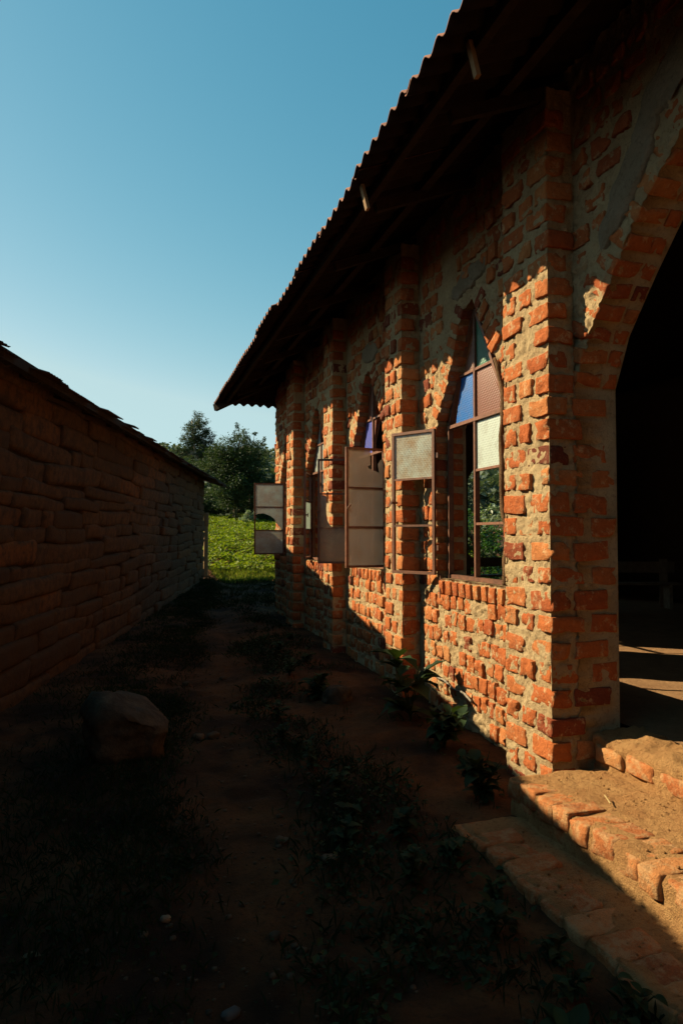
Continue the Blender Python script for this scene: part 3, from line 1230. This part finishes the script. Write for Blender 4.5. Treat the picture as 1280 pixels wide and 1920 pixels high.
# ------------------------------------------------------------------ mud house on the left
LA = R(12.85)
LD = np.array([math.sin(LA), math.cos(LA)])           # along the wall
LN = np.array([math.cos(LA), -math.sin(LA)])          # out of the wall, into the lane
L0 = np.array([-1.2, 7.12])
U0, U1 = -10.0, 14.9
LROT = -LA
mud = thing('mud_house', 'low house of rounded mud blocks under a rusty corrugated iron roof', 'house', (*L0, -1.65))


def lp(u, v, z):
    """u along the wall, v out of it"""
    u, v, z = np.broadcast_arrays(np.asarray(u, float), np.asarray(v, float), np.asarray(z, float))
    return np.stack([L0[0] + LD[0] * u + LN[0] * v, L0[1] + LD[1] * u + LN[1] * v, z], -1)


MROT = Matrix(((LN[0], LD[0], 0), (LN[1], LD[1], 0), (0, 0, 1)))     # local x = out, y = along


def lbox(name, u0, u1, v0, v1, z0, z1, mat, parent):
    V = [lp(u, v, z) for u in (u0, u1) for v in (v0, v1) for z in (z0, z1)]
    F = np.array([[0, 1, 3, 2], [4, 6, 7, 5], [0, 4, 5, 1], [2, 3, 7, 6], [0, 2, 6, 4], [1, 5, 7, 3]])
    return put(name, mesh(name, V, F, False, [mat]), parent)


lbox('wall', U0, U1, -.40, -.045, -2.0, 1.60, M_MUDCORE, mud)
lbox('end_wall', U1 - .35, U1 - .003, -4.6, -.403, -2.0, 1.9, M_MUDCORE, mud)
MUDB = []
MLEN = [.35, .6, .85, 1.15, 1.5, 1.9, 2.3]
MVAR = [rbox((.26, L, .235), (4, max(5, int(L / .11)), 5), .048, .034, 2.0, 70 + q + 9 * t) for q, L in enumerate(MLEN) for t in range(3)]
z = -1.80
course = 0
while z < 1.62:
    h = U(.14, .25)
    u = U1 if course % 2 == 0 else U1 + .05
    while u > U0:
        q = int(rng.choice(len(MLEN), p=[.08, .14, .2, .2, .18, .12, .08]))
        k = q * 3 + int(U(0, 3))
        L = MLEN[q] * U(.92, 1.08)
        um = u - L / 2
        zz = z + h / 2 + .009 * um * (z + 1.7) / 3.3 + .017 * um * (1 - (z + 1.7) / 3.3) + .035 * math.sin(um * .9 + course * .35) + .012 * math.sin(um * 2.7 + course * 1.3)
        if True:
            c = lp(um, -.125 + rng.normal(0, .007) + .05 * (vnoise(np.array([[um * .8, z * 1.2, 1.]]), 5)[0] - .5), zz)
            e = Euler((R(rng.normal(0, 1.2)), R(rng.normal(4.5, 2)), R(rng.normal(0, .7)))).to_matrix()
            M = Matrix.Translation(c) @ (MROT @ e).to_4x4() @ Matrix.Diagonal((1, L / MLEN[q], h / .225 * U(1.0, 1.06), 1))
            MUDB.append((M, (.2, L, h), True, k))
        u -= L - .03
    z += h
    course += 1
lay_bricks(MUDB, 'mud_block', 'mud_blockwork', M_MUD, mud, 300, MVAR)


# added, unseen wall and roof behind the viewer, keeping sky light off the lane
q0, q1 = L0 + LD * -12.2, np.array([W - .6, -5.2])
MB().box(((q0[0] + q1[0]) / 2, -5.4, 1.1), (q1[0] - q0[0] + 1.0, .4, 6.1)).build('sky_blocker_wall', M_MUD, mud)
MB().box(((q0[0] + q1[0]) / 2, -6.6, 4.22), (q1[0] - q0[0] + 1.6, 3.4, .05), (R(8), 0, 0)).build('sky_blocker_roof', M_IRON, mud)


def iron_sheet(u0, u1, v0, v1, dz, tilt):
    na = int((u1 - u0) / .076 * 6) + 1
    a, b = np.meshgrid(np.linspace(u0, u1, na), np.linspace(0, 1, 5), indexing='ij')
    a, b = a.ravel(), b.ravel()
    t_ = smooth(7.5, 16.3, a)
    v = v0 + .26 * t_ + (v1 - v0 - .26 * t_) * b
    zc = 1.565 + .0095 * a - .085 * t_ + .30 * (.36 - v) + dz + tilt * (a - u0) + .009 * np.cos(a / .076 * 2 * np.pi)
    p = lp(a, v, zc)
    q = grid_faces(na, 5)
    n = len(p)
    p2 = p.copy()
    p2[:, 2] += .004
    e = np.concatenate([q[:, [0, 1]], q[:, [1, 2]], q[:, [2, 3]], q[:, [3, 0]]])
    key = np.sort(e, 1)[:, 0] * n + np.sort(e, 1)[:, 1]
    _, inv, cnt = np.unique(key, return_inverse=True, return_counts=True)
    eb = e[cnt[inv] == 1]
    side = np.stack([eb[:, 1], eb[:, 0], eb[:, 0] + n, eb[:, 1] + n], 1)
    put('roof_sheet', mesh('roof_sheet', np.concatenate([p, p2]), np.concatenate([q, q[:, ::-1] + n, side]), True, [M_IRON]), mud)


u = U0 - .3
UR = 16.4
k = 0
while u < UR - .12:
    w = U(.24, .55)
    iron_sheet(u, min(u + w + .05, UR), .36 + rng.normal(0, .05), -2.4, rng.normal(.004, .020), U(-.004, .014))
    u += w
    k += 1
p = lp([U0 - .3, UR, UR, U0 - .3], [-2.4, -2.4, -5.0, -5.0], [2.40, 2.58, 1.9, 1.75])
p2 = p + (0, 0, .02)
put('roof_slope', mesh('roof_slope', np.concatenate([p, p2]), np.array([[0, 3, 2, 1], [4, 5, 6, 7], [0, 1, 5, 4], [1, 2, 6, 5], [2, 3, 7, 6], [3, 0, 4, 7]]), False, [M_IRON]), mud)
for v, sz in ((.27, .05), (-.3, .06)):
    if v > 0:
        for q in range(6):
            a_, b_ = [U0 + (UR - U0 - .15) * (q + e) / 6 for e in (0, 1)]
            pa, pb = [lp(x_, .24 + .26 * float(smooth(7.5, 16.3, x_)), 1.606 + .0095 * x_ - .085 * float(smooth(7.5, 16.3, x_)) - .05) for x_ in (a_, b_)]
            MB().bar(pa + (0, 0, .012), pb + (0, 0, .012), .09, .10, (0, 0, 1)).build('eave_pole', M_WOOD, mud)
        continue
    MB().bar(lp(U0, v, 1.565 + .0095 * U0 + .3 * (.36 - v) - .045), lp(UR - .1, v, 1.565 + .0095 * UR + .3 * (.36 - v) - .045), sz, .05, (0, 0, 1)).build('eave_pole', M_WOOD, mud)
u = U0 + .4
while u < UR:
    MB().bar(lp(u, .26, 1.51 + .0095 * u + .02), lp(u, -2.3, 2.28 + .0095 * u), .06, .06, (0, 0, 1)).build('rafter', M_WOOD, mud)
    u += 1.1
# grass and straw stuffed under the eave
mb = MB()
for _ in range(320):
    u = U(-3, UR - .3)
    v = U(.0, .32)
    a = lp(u, v, 1.56 + .0095 * u + .3 * (.36 - v) - .05 - U(0, .04))
    b = a + np.array([U(-.12, .12), U(-.12, .12), -abs(rng.normal(0, .04))])
    mb.bar(a, b, .004, .003, (.3, .2, .9))
s = mb.build('eave_straw', M_DRYGRASS, mud)
s['kind'] = 'stuff'

# ------------------------------------------------------------------ post at the end of the lane


def uneven(V, amp, sc, seed):
    return V + np.stack([fbm(V + 13 * k, sc, 3, seed + k) - .5 for k in range(3)], 1) * 2 * amp


post = thing('wooden_post', 'pale squared post standing at the far corner of the mud house', 'post', (2.24, 22.3, -1.45))
V, F = rbox((.13, .12, 1.82), (3, 3, 10), .015, 0)
put('shaft', mesh('shaft', uneven(V + (2.24, 22.3, -.62), .012, 3, 5), F, True, [M_PALEWOOD]), post)
V, F = rbox((.15, .14, .42), (3, 3, 4), .015, 0)
put('post_head', mesh('post_head', uneven(V + (2.25, 22.3, .505), .014, 3, 6), F, True, [M_PALEWOOD]), post)

# ------------------------------------------------------------------ stones


def stone(name, label, cat, x, y, d, mat, seed, amp=.18, group=None, rz=0, sink=.2, n=(6, 6, 5), cut=None):
    V, F = rbox((1, 1, 1), n, .30, 0)
    V = uneven(V, amp, 1.6, seed)
    V = uneven(V, amp * .4, 4, seed + 3)
    V = uneven(V, amp * .14, 12, seed + 5)
    if cut is not None:
        nv, dd = np.array(cut[:3]) / np.linalg.norm(cut[:3]), cut[3]
        t = V @ nv - dd
        V = V - np.maximum(t, 0)[:, None] * nv * .9
    V = V * d
    c, s_ = math.cos(rz), math.sin(rz)
    V = np.stack([V[:, 0] * c - V[:, 1] * s_, V[:, 0] * s_ + V[:, 1] * c, V[:, 2]], 1)
    z = float(ground_z(np.array([x]), np.array([y]))[0])
    o = put(name, mesh(name, V, F, True, [mat]))
    o.location = (x, y, z + d[2] * (.5 - sink))
    return tag(o, label, cat, group)


stone('boulder', 'big rounded boulder with a pale slanted top beside the mud wall', 'boulder', -.02, 5.62, (.64, .54, .62), M_STONE, 11, .20, rz=.3, n=(20, 20, 16), cut=(.45, -.35, 1, .24), sink=.14)
stone('boulder', 'light boulder among leafy weeds at the foot of the second pier', 'boulder', 1.98, 6.65, (.26, .24, .20), M_STONE, 15, .24, rz=.7, n=(9, 9, 8), sink=.25)
stone('stone', 'pale grey flat stone lying alone on the dark path', 'stone', .37, 2.64, (.07, .05, .03), M_DARKSTONE, 21, rz=.4)
stone('stone', 'small tan stone at the grass edge left of the path', 'stone', .16, 3.28, (.045, .035, .03), M_PALESTONE, 22)
for x, y, s in ((.55, 5.95, .10), (.67, 5.95, .10), (.82, 3.9, .06), (1.02, 3.55, .09), (.62, 3.05, .05), (.72, 2.95, .05), (.60, 8.0, .1), (1.05, 8.3, .09), (1.0, 6.9, .08)):
    stone('stone', 'small reddish stone lying on the dark lane', 'stone', x, y, (s, s * .8, s * .55), M_STONE, int(x * 100 + y * 10), group='reddish stones on the lane', rz=U(0, 3))
mb = MB()
pv = [rbox((1, 1, 1), (2, 2, 2), .3, .2, 2, 90 + s) for s in range(4)]
for _ in range(1500):
    y = 1.6 + 12 * U(0, 1) ** 1.6
    x = path_x(y) + rng.normal(0, .45)
    s = abs(rng.normal(0, .011)) + .005
    z = ground_z(np.array([x]), np.array([y]))[0]
    v, f = pv[_ % 4]
    mb.add(v * s * (1, 1, .6) + (x, y, z + s * .15), f)
pb = mb.build('pebbles', M_STONE, None, True)
pb['kind'] = 'stuff'

mb = MB()
for _ in range(420):                      # crumbs of earth and brick on the treads
    up_ = U(0, 1) < .6
    x, y = (U(2.3, 2.9), U(.8, 3.75)) if up_ else (U(1.9, 2.22), U(.8, 3.6))
    s = abs(rng.normal(0, .005)) + .002
    v, f = pv[_ % 4]
    mb.add(v * s + (x, y, (-1.506 if up_ else -1.707) + U(0, .006)), f)
cr = mb.build('crumbs', M_STEP, None, True)
cr['kind'] = 'stuff'

# cord on the wall, straw on the step
t = np.linspace(0, 1, 24)
cy = 6.36 - 1.0 * t
MB().tube(np.stack([W - .028 - .006 * np.sin(t * 14), cy, -1.335 - .095 * t + .010 * np.sin(t * 17)], 1), .009 + .004 * np.sin(t * 23) ** 2, 6).build('cord', M_CORD, None, True)
tag(bpy.data.objects['cord'], 'dark cord stuck along the brick wall below the nearest window', 'cord')
MB().bar((2.60, 3.36, -1.492), (2.545, 3.24, -1.490), .006, .004, (0, 0, 1)).build('straw', M_STRAW)
tag(bpy.data.objects['straw'], 'single dry straw lying on the sunlit brick step', 'straw')

# ------------------------------------------------------------------ plants


def leaf_cards(Pn, S, az, tilt, aspect=.5, fold=.22, droop=.0):
    """folded leaves: base at Pn, length S, heading az, rising by tilt"""
    n = len(Pn)
    S = np.broadcast_to(S, (n,))
    d = np.stack([np.cos(az) * np.cos(tilt), np.sin(az) * np.cos(tilt), np.sin(tilt)], 1)
    sd = np.stack([-np.sin(az), np.cos(az), np.zeros(n)], 1)
    up_ = np.cross(d, sd)
    roll = rng.normal(0, .35, n)
    s2 = sd * np.cos(roll)[:, None] + up_ * np.sin(roll)[:, None]
    u2 = np.cross(d, s2)
    w = S * aspect / 2
    mid = Pn + d * (S * .45)[:, None]
    tip = Pn + d * S[:, None] - np.array([0, 0, 1]) * (S * droop)[:, None]
    l = mid + s2 * w[:, None] + u2 * (w * fold * 2)[:, None]
    r = mid - s2 * w[:, None] + u2 * (w * fold * 2)[:, None]
    V = np.stack([Pn, l, tip, r], 1).reshape(-1, 3)
    b = np.arange(n)[:, None] * 4
    F = np.concatenate([b + [0, 2, 1], b + [0, 3, 2]])
    return V, F


def big_leaf(base, az, tilt, L, wd, droop, lobes=0):
    """one broad leaf, folded on its midrib, 7 stations"""
    n = 7
    t = np.linspace(0, 1, n)
    prof = np.sin(np.pi * np.clip(t, 0, 1) ** .75) ** .8
    if lobes:
        prof = prof * (1 - .38 * (np.arange(n) % 2))
    d = np.array([math.cos(az), math.sin(az), 0])
    s = np.array([-math.sin(az), math.cos(az), 0])
    ang = tilt - droop * t
    st = np.cumsum(np.concatenate([[0], np.full(n - 1, L / (n - 1))]))
    x = np.concatenate([[0], np.cumsum(np.cos(ang[:-1]) * L / (n - 1))])
    z = np.concatenate([[0], np.cumsum(np.sin(ang[:-1]) * L / (n - 1))])
    mid = np.array(base) + x[:, None] * d + z[:, None] * np.array([0, 0, 1])
    w = prof * wd / 2
    lft = mid + s * w[:, None] + np.array([0, 0, 1]) * (w * .35)[:, None]
    rgt = mid - s * w[:, None] + np.array([0, 0, 1]) * (w * .35)[:, None]
    V = np.concatenate([lft, mid, rgt])
    F = []
    for i in range(n - 1):
        F += [[i, i + 1, n + i + 1, n + i], [n + i, n + i + 1, 2 * n + i + 1, 2 * n + i]]
    return V, np.array(F)


def gz(x, y):
    return float(ground_z(np.array([x]), np.array([y]))[0])


def weed(name, label, x, y, h, nl, L, wd, mat, group=None, lobes=0, cat='plant'):
    z = gz(x, y) - .01
    t = thing(name, label, cat, (x, y, z), group)
    st = MB()
    lf = MB()
    ns = max(2, nl // 6)
    for k in range(ns):
        az = U(0, 6.28)
        lean = U(.1, .5) * h
        tt = np.linspace(0, 1, 5)
        Pn = np.array([x, y, z]) + np.stack([math.cos(az) * lean * tt ** 1.5, math.sin(az) * lean * tt ** 1.5, h * U(.6, 1) * tt], 1)
        st.tube(Pn, np.linspace(.006, .003, 5) * (h / .3) ** .5, 5)
        for j in range(nl // ns):
            q = U(.12, 1)
            b = np.array([np.interp(q, tt, Pn[:, i]) for i in range(3)])
            l = L * U(.6, 1.1)
            lf.add(*big_leaf(b, U(0, 6.28), U(.1, .9), l, l * wd, U(.4, 1.5), lobes))
    st.build('stem', mat, t, True)
    lf.build('leaves', mat, t, True)
    return t


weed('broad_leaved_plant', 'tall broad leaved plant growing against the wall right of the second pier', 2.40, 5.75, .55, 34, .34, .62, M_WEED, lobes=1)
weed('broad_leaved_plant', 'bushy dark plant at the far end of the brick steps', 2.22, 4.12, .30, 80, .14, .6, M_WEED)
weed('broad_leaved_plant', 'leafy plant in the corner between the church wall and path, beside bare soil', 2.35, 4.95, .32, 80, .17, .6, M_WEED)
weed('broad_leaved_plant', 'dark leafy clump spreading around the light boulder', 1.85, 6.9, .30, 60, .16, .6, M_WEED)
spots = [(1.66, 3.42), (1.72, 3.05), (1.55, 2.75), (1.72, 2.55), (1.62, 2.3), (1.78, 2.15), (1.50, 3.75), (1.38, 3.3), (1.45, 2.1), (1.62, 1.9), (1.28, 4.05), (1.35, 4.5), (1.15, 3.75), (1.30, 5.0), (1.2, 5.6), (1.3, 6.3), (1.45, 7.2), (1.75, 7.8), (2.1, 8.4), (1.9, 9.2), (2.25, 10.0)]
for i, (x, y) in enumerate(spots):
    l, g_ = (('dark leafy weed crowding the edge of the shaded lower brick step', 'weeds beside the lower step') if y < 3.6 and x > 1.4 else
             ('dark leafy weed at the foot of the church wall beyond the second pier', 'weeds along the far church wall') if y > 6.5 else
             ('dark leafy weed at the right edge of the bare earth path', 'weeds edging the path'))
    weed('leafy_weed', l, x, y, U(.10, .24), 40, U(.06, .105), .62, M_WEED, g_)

# low ground cover and grass in the shade
def scatter(n, fx):
    out = np.zeros((0, 2))
    while len(out) < n:
        y = .8 + 21 * U(0, 1, 2 * n) ** 1.7
        x, ok = fx(y)
        out = np.concatenate([out, np.stack([x, y], 1)[ok]])
    return out[:n]


def right_strip(y):
    n = len(y)
    x = path_x(y) + .42 + .16 * np.sin(y * 1.7) + rng.normal(0, .12, n) + np.abs(rng.normal(0, .55, n))
    d = fbm(np.stack([x * 1.3 + .4 * y, y * 1.1, y * 0 + 2.], 1), 1.7, 3, 31) + U(-.12, .12, n)
    ok = x < np.where(y < 3.8, 1.84, 2.6)
    bare = (y > 3.8) & (y < 6) & (np.abs(x - 2.0 - .12 * np.sin(y * 3)) < U(.1, .34, n))
    return x, ok & ~bare & (d > np.where(y > 3.8, .5, .46))


def left_strip(y):
    n = len(y)
    lo = L0[0] + (y - L0[1]) * math.tan(LA)
    x = path_x(y) - .28 + .1 * np.sin(y * 2.1) + rng.normal(0, .1, n) - np.abs(rng.normal(0, .6, n))
    x = np.where(x < lo + .02, lo + .02 + np.abs(rng.normal(0, .25, n)), x)
    d = fbm(np.stack([x * 1.1 - .3 * y, y * .9, y * 0 + 7.], 1), 1.4, 3, 33) + U(-.18, .18, n)
    return x, d > .42


def cover(name, n, fx, size, mat, hmax):
    p = scatter(n, fx)
    z = ground_z(p[:, 0], p[:, 1])
    P3 = np.stack([p[:, 0], p[:, 1], z + U(.0, 1, n) ** 1.5 * hmax], 1)
    V, F = leaf_cards(P3, U(.35, 1.0, n) ** 1.5 * 1.5 * size, U(0, 6.28, n), U(-.3, .6, n), .75, .2)
    o = put(name, mesh(name, V, F, False, [mat]))
    o['kind'] = 'stuff'


def blades(name, p, size, mat, wd=.006):
    n = len(p)
    z = ground_z(p[:, 0], p[:, 1])
    P3 = np.stack([p[:, 0], p[:, 1], z - .005], 1)
    V, F = leaf_cards(P3, U(.5, 1.3, n) * size, U(0, 6.28, n), U(.7, 1.5, n), .09, .1, .25)
    o = put(name, mesh(name, V, F, False, [mat]))
    o['kind'] = 'stuff'


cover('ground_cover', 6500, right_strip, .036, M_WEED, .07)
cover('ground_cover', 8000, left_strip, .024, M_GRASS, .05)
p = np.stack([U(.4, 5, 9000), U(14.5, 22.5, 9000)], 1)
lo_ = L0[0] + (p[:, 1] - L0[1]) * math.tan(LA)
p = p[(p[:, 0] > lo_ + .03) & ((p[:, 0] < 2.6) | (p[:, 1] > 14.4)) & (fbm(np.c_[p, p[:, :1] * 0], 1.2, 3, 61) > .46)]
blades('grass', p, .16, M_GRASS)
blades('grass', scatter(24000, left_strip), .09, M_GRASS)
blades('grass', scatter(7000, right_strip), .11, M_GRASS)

# fallen leaves on the lane
for i, (x, y, l) in enumerate(((.83, 3.86, 'curled dry leaf on the middle of the dark path'), (-.35, 3.15, 'pale scrap of dry leaf on the grass below the boulder'))):
    V, F = big_leaf((x, y, gz(x, y) + .012), 1.1 + i * 2, .12, .085, .045, .3)
    n = len(V)
    tag(put('dry_leaf', mesh('dry_leaf', V, F, True, [M_DRYGRASS])), l, 'leaf')

# sunny crop field and the grass at its edge
n = 120000
x, y = U(-2, 14, n), 22.4 + 29 * U(0, 1, n) ** 1.25
keep = ~((x > 2.5) & (x < 11) & (y < 14.6)) & ~((y < 24.2 + .4 * np.sin(x)) & (U(0, 1, n) < .75))
x, y = x[keep], y[keep]
n = len(x)
hum = vnoise(np.stack([x * 1.3, y * 1.3, x * 0], 1), 51) * .45 + vnoise(np.stack([x * 4, y * 4, x * 0], 1), 52) * .16
P3 = np.stack([x, y, ground_z(x, y) + hum + U(0, .1, n)], 1)
V, F = leaf_cards(P3, U(.09, .17, n), U(0, 6.28, n), U(-.2, .9, n), .7, .2)
o = put('field_crop', mesh('field_crop', V, F, False, [M_CROP]))
o['kind'] = 'stuff'
n = 9000
p = np.stack([U(1.5, 9, n), U(20.8, 24.6, n)], 1)
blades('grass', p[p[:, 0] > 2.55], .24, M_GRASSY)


# ------------------------------------------------------------------ trees


def tree(name, label, x, y, h, trunk_r, blobs, leaf, leaf_n, mat, bark, cat='tree', group=None, base=None, aspect=.5, trunk_top=.7, lean=(0, 0), core=.75):
    z = gz(x, y) if base is None else base
    t = thing(name, label, cat, (x, y, z), group)
    tr = MB()
    q = np.linspace(0, 1, 7)
    top = np.array([x + lean[0], y + lean[1], z + h * trunk_top])
    Pn = np.array([x, y, z - .1]) + q[:, None] * (top - np.array([x, y, z - .1])) + np.stack([.04 * h * np.sin(q * 5) * q, .03 * h * np.sin(q * 4 + 1) * q, q * 0], 1)
    tr.tube(Pn, trunk_r * (1 - .75 * q), 8)
    tot = sum(b[3] * b[4] * b[5] for b in blobs) ** 1.0
    V_, F_ = MB(), None
    for (bx, by, bz, rx, ry, rz) in blobs:
        c = np.array([x + bx, y + by, z + bz])
        k = min(max(np.searchsorted(Pn[:, 2], c[2] - rz * 1.2), 1), 5)
        a = Pn[k]
        s = np.linspace(0, 1, 5)[:, None]
        tr.tube(a + (c - a) * s + np.array([0, 0, .12]) * np.sin(s * 3.1) * h * .1, np.linspace(trunk_r * .45, .012, 5), 6)
        nl = max(60, int(leaf_n * (rx * ry * rz) / tot))
        # leaves gathered in sprays through the blob's volume
        ns = max(6, nl // 28)
        dv = rng.normal(0, 1, (ns, 3))
        dv /= np.linalg.norm(dv, axis=1)[:, None]
        rr = U(.35, 1.05, ns) ** (1 / 1.6)
        sc = c + dv * rr[:, None] * np.array([rx, ry, rz])
        per = nl // ns + 1
        sp = np.repeat(sc, per, 0) + rng.normal(0, 1, (ns * per, 3)) * np.array([rx, ry, rz]) * .16
        m = len(sp)
        V, F = leaf_cards(sp, U(.6, 1.3, m) * leaf, U(0, 6.28, m), U(-1.0, .7, m), aspect, .2)
        V_.add(V, F)
    tr.build('trunk', bark, t, True)
    o = V_.build('crown', mat, t, False)
    return t


def rblobs(n, spread, zlo, zhi, r, seed, taper=0.0):
    g_ = np.random.default_rng(seed)
    out = []
    for i in range(n):
        q = g_.uniform(0, 1)
        zz = zlo + (zhi - zlo) * q
        s = spread * (1 - taper * q)
        a, rad = g_.uniform(0, 6.28), s * g_.uniform(0, 1) ** .6
        rr = r * g_.uniform(.7, 1.25) * (1 - .35 * taper * q)
        out.append((rad * math.cos(a), rad * math.sin(a), zz, rr, rr, rr * g_.uniform(.7, .95)))
    return out


tree('eucalyptus_tree', 'tall eucalyptus with a rounded top rising highest behind the dense trees', 5.3, 62, 10.1, .22,
     [(.1, 0, 8.0, 1.15, 1.2, .9), (.3, 0, 9.1, .75, .9, .75), (-.6, 0, 7.2, .85, .9, .7), (1.0, 0, 7.6, .75, .8, .7), (.2, 0, 6.8, .9, .9, .6), (-1.1, 0, 6.5, .6, .7, .5), (1.3, 0, 6.3, .7, .8, .6), (.3, 0, 5.6, .9, .9, .7), (-1.5, 0, 6.0, .6, .7, .5), (-1.9, 0, 5.6, .6, .6, .5), (-.9, 0, 6.2, .5, .6, .4), (.6, 0, 6.0, .5, .6, .4), (1.5, 0, 6.9, .5, .6, .5)], .24, 9000, M_EUC, M_PALEBARK, aspect=.3, trunk_top=.9)
tree('dense_tree', 'broad dense dark tree filling the gap beyond the lane', 6.7, 47, 7.0, .24,
     rblobs(30, 2.1, .9, 5.2, 1.0, 5, .3) + [(.4, 0, 6.0, .7, 1, .7), (-.5, 0, 5.4, .8, 1, .7), (-1.3, 0, 4.7, .8, 1, .7), (-2.0, 0, 3.8, .7, 1, .7)], .15, 30000, M_TREE, M_BARK)
tree('open_tree', 'ragged tree with sparse leafy twigs standing against the sky beside the roof corner', 8.1, 49.5, 6.6, .16,
     rblobs(14, 1.1, 2.2, 5.0, .7, 9, .2) + [(-1.0, 0, 6.5, .28, .4, .4), (-.6, 0, 6.3, .3, .4, .45), (-.2, 0, 6.0, .35, .4, .4), (.3, 0, 5.9, .3, .4, .5), (.8, 0, 5.6, .35, .4, .4), (1.1, 0, 5.1, .3, .4, .35), (-.9, 0, 7.0, .16, .2, .25), (.35, 0, 6.5, .14, .2, .25), (1.0, 0, 6.1, .14, .2, .25)], .17, 8500, M_TREE, M_BARK)
tree('dense_tree', 'low rounded tree crown just over the end of the mud roof', 4.0, 50, 4.6, .16, rblobs(16, 1.5, 1.0, 3.9, .8, 11, .3), .16, 10000, M_TREE, M_BARK)
tree('dense_tree', 'dark shadowy tree at the church corner below the hillside', 9.6, 48, 3.9, .16, rblobs(18, 1.3, .5, 3.1, .75, 14, .2), .16, 13000, M_TREE, M_BARK)
tree('dense_tree', 'half hidden dark tree standing between the dense trunks and the church corner', 8.3, 46, 3.4, .12, rblobs(10, 1.0, .5, 2.6, .6, 16, .2), .15, 8000, M_TREE, M_BARK)
for k, (bx, by, l) in enumerate(((4.0, 52.5, 'low dark bush under the rounded tree at the top of the field'), (6.0, 53, 'low dark bush behind the trunk of the broad dense tree'), (8.0, 53.5, 'low dark bush behind the grey leaved shrub'), (10.4, 52, 'low dark bush against the church corner'))):
    tree('bush', l, bx, by, 1.9, .05, rblobs(9, 1.1, .3, 1.5, .6, 60 + k), .16, 4000, M_TREE, M_BARK, cat='bush')
tree('pale_shrub', 'grey leaved shrub at the top edge of the green field', 6.95, 43, 1.4, .04, rblobs(7, .35, .4, 1.15, .28, 17), .12, 1300, M_GREYLEAF, M_BARK, cat='shrub')
tree('shiny_shrub', 'glossy leaved green shrub seen through the nearest church window', 9.0, 17.0, 2.4, .06, rblobs(16, .95, .25, 2.0, .5, 19), .11, 7500, M_SHINY, M_BARK, cat='shrub')
tree('shiny_shrub', 'pale leaved shrub seen through the nearest window, behind the glossy shrub', 10.7, 19.0, 2.6, .06, rblobs(8, .6, .7, 2.3, .4, 23), .17, 1500, M_GREYLEAF, M_BARK, cat='shrub')
tree('dense_tree', 'tree behind the church seen dimly through the nearest window', 13.2, 27, 5.5, .18, rblobs(20, 2.6, .6, 4.8, 1.1, 29), .17, 14000, M_TREE, M_BARK)

# hillside woods far off
mb = MB()
for _ in range(900):
    y = U(95, 345)
    x = y * U(-.2, .75) + U(-10, 10)
    r = U(1.8, 4.2)
    z = float(ground_z(np.array([x]), np.array([y]), False)[0])
    n = 46
    dv = rng.normal(0, 1, (n, 3))
    dv /= np.linalg.norm(dv, axis=1)[:, None]
    pp = np.array([x, y, z + r * .9]) + dv * r * U(.6, 1, n)[:, None] * np.array([1, 1, .9])
    mb.add(*leaf_cards(pp, U(.5, 1.0, n) * r * .6, U(0, 6.28, n), U(-.5, .8, n), .9, .2))
hw = mb.build('hillside_woods', M_HILLTREE)
hw['kind'] = 'stuff'
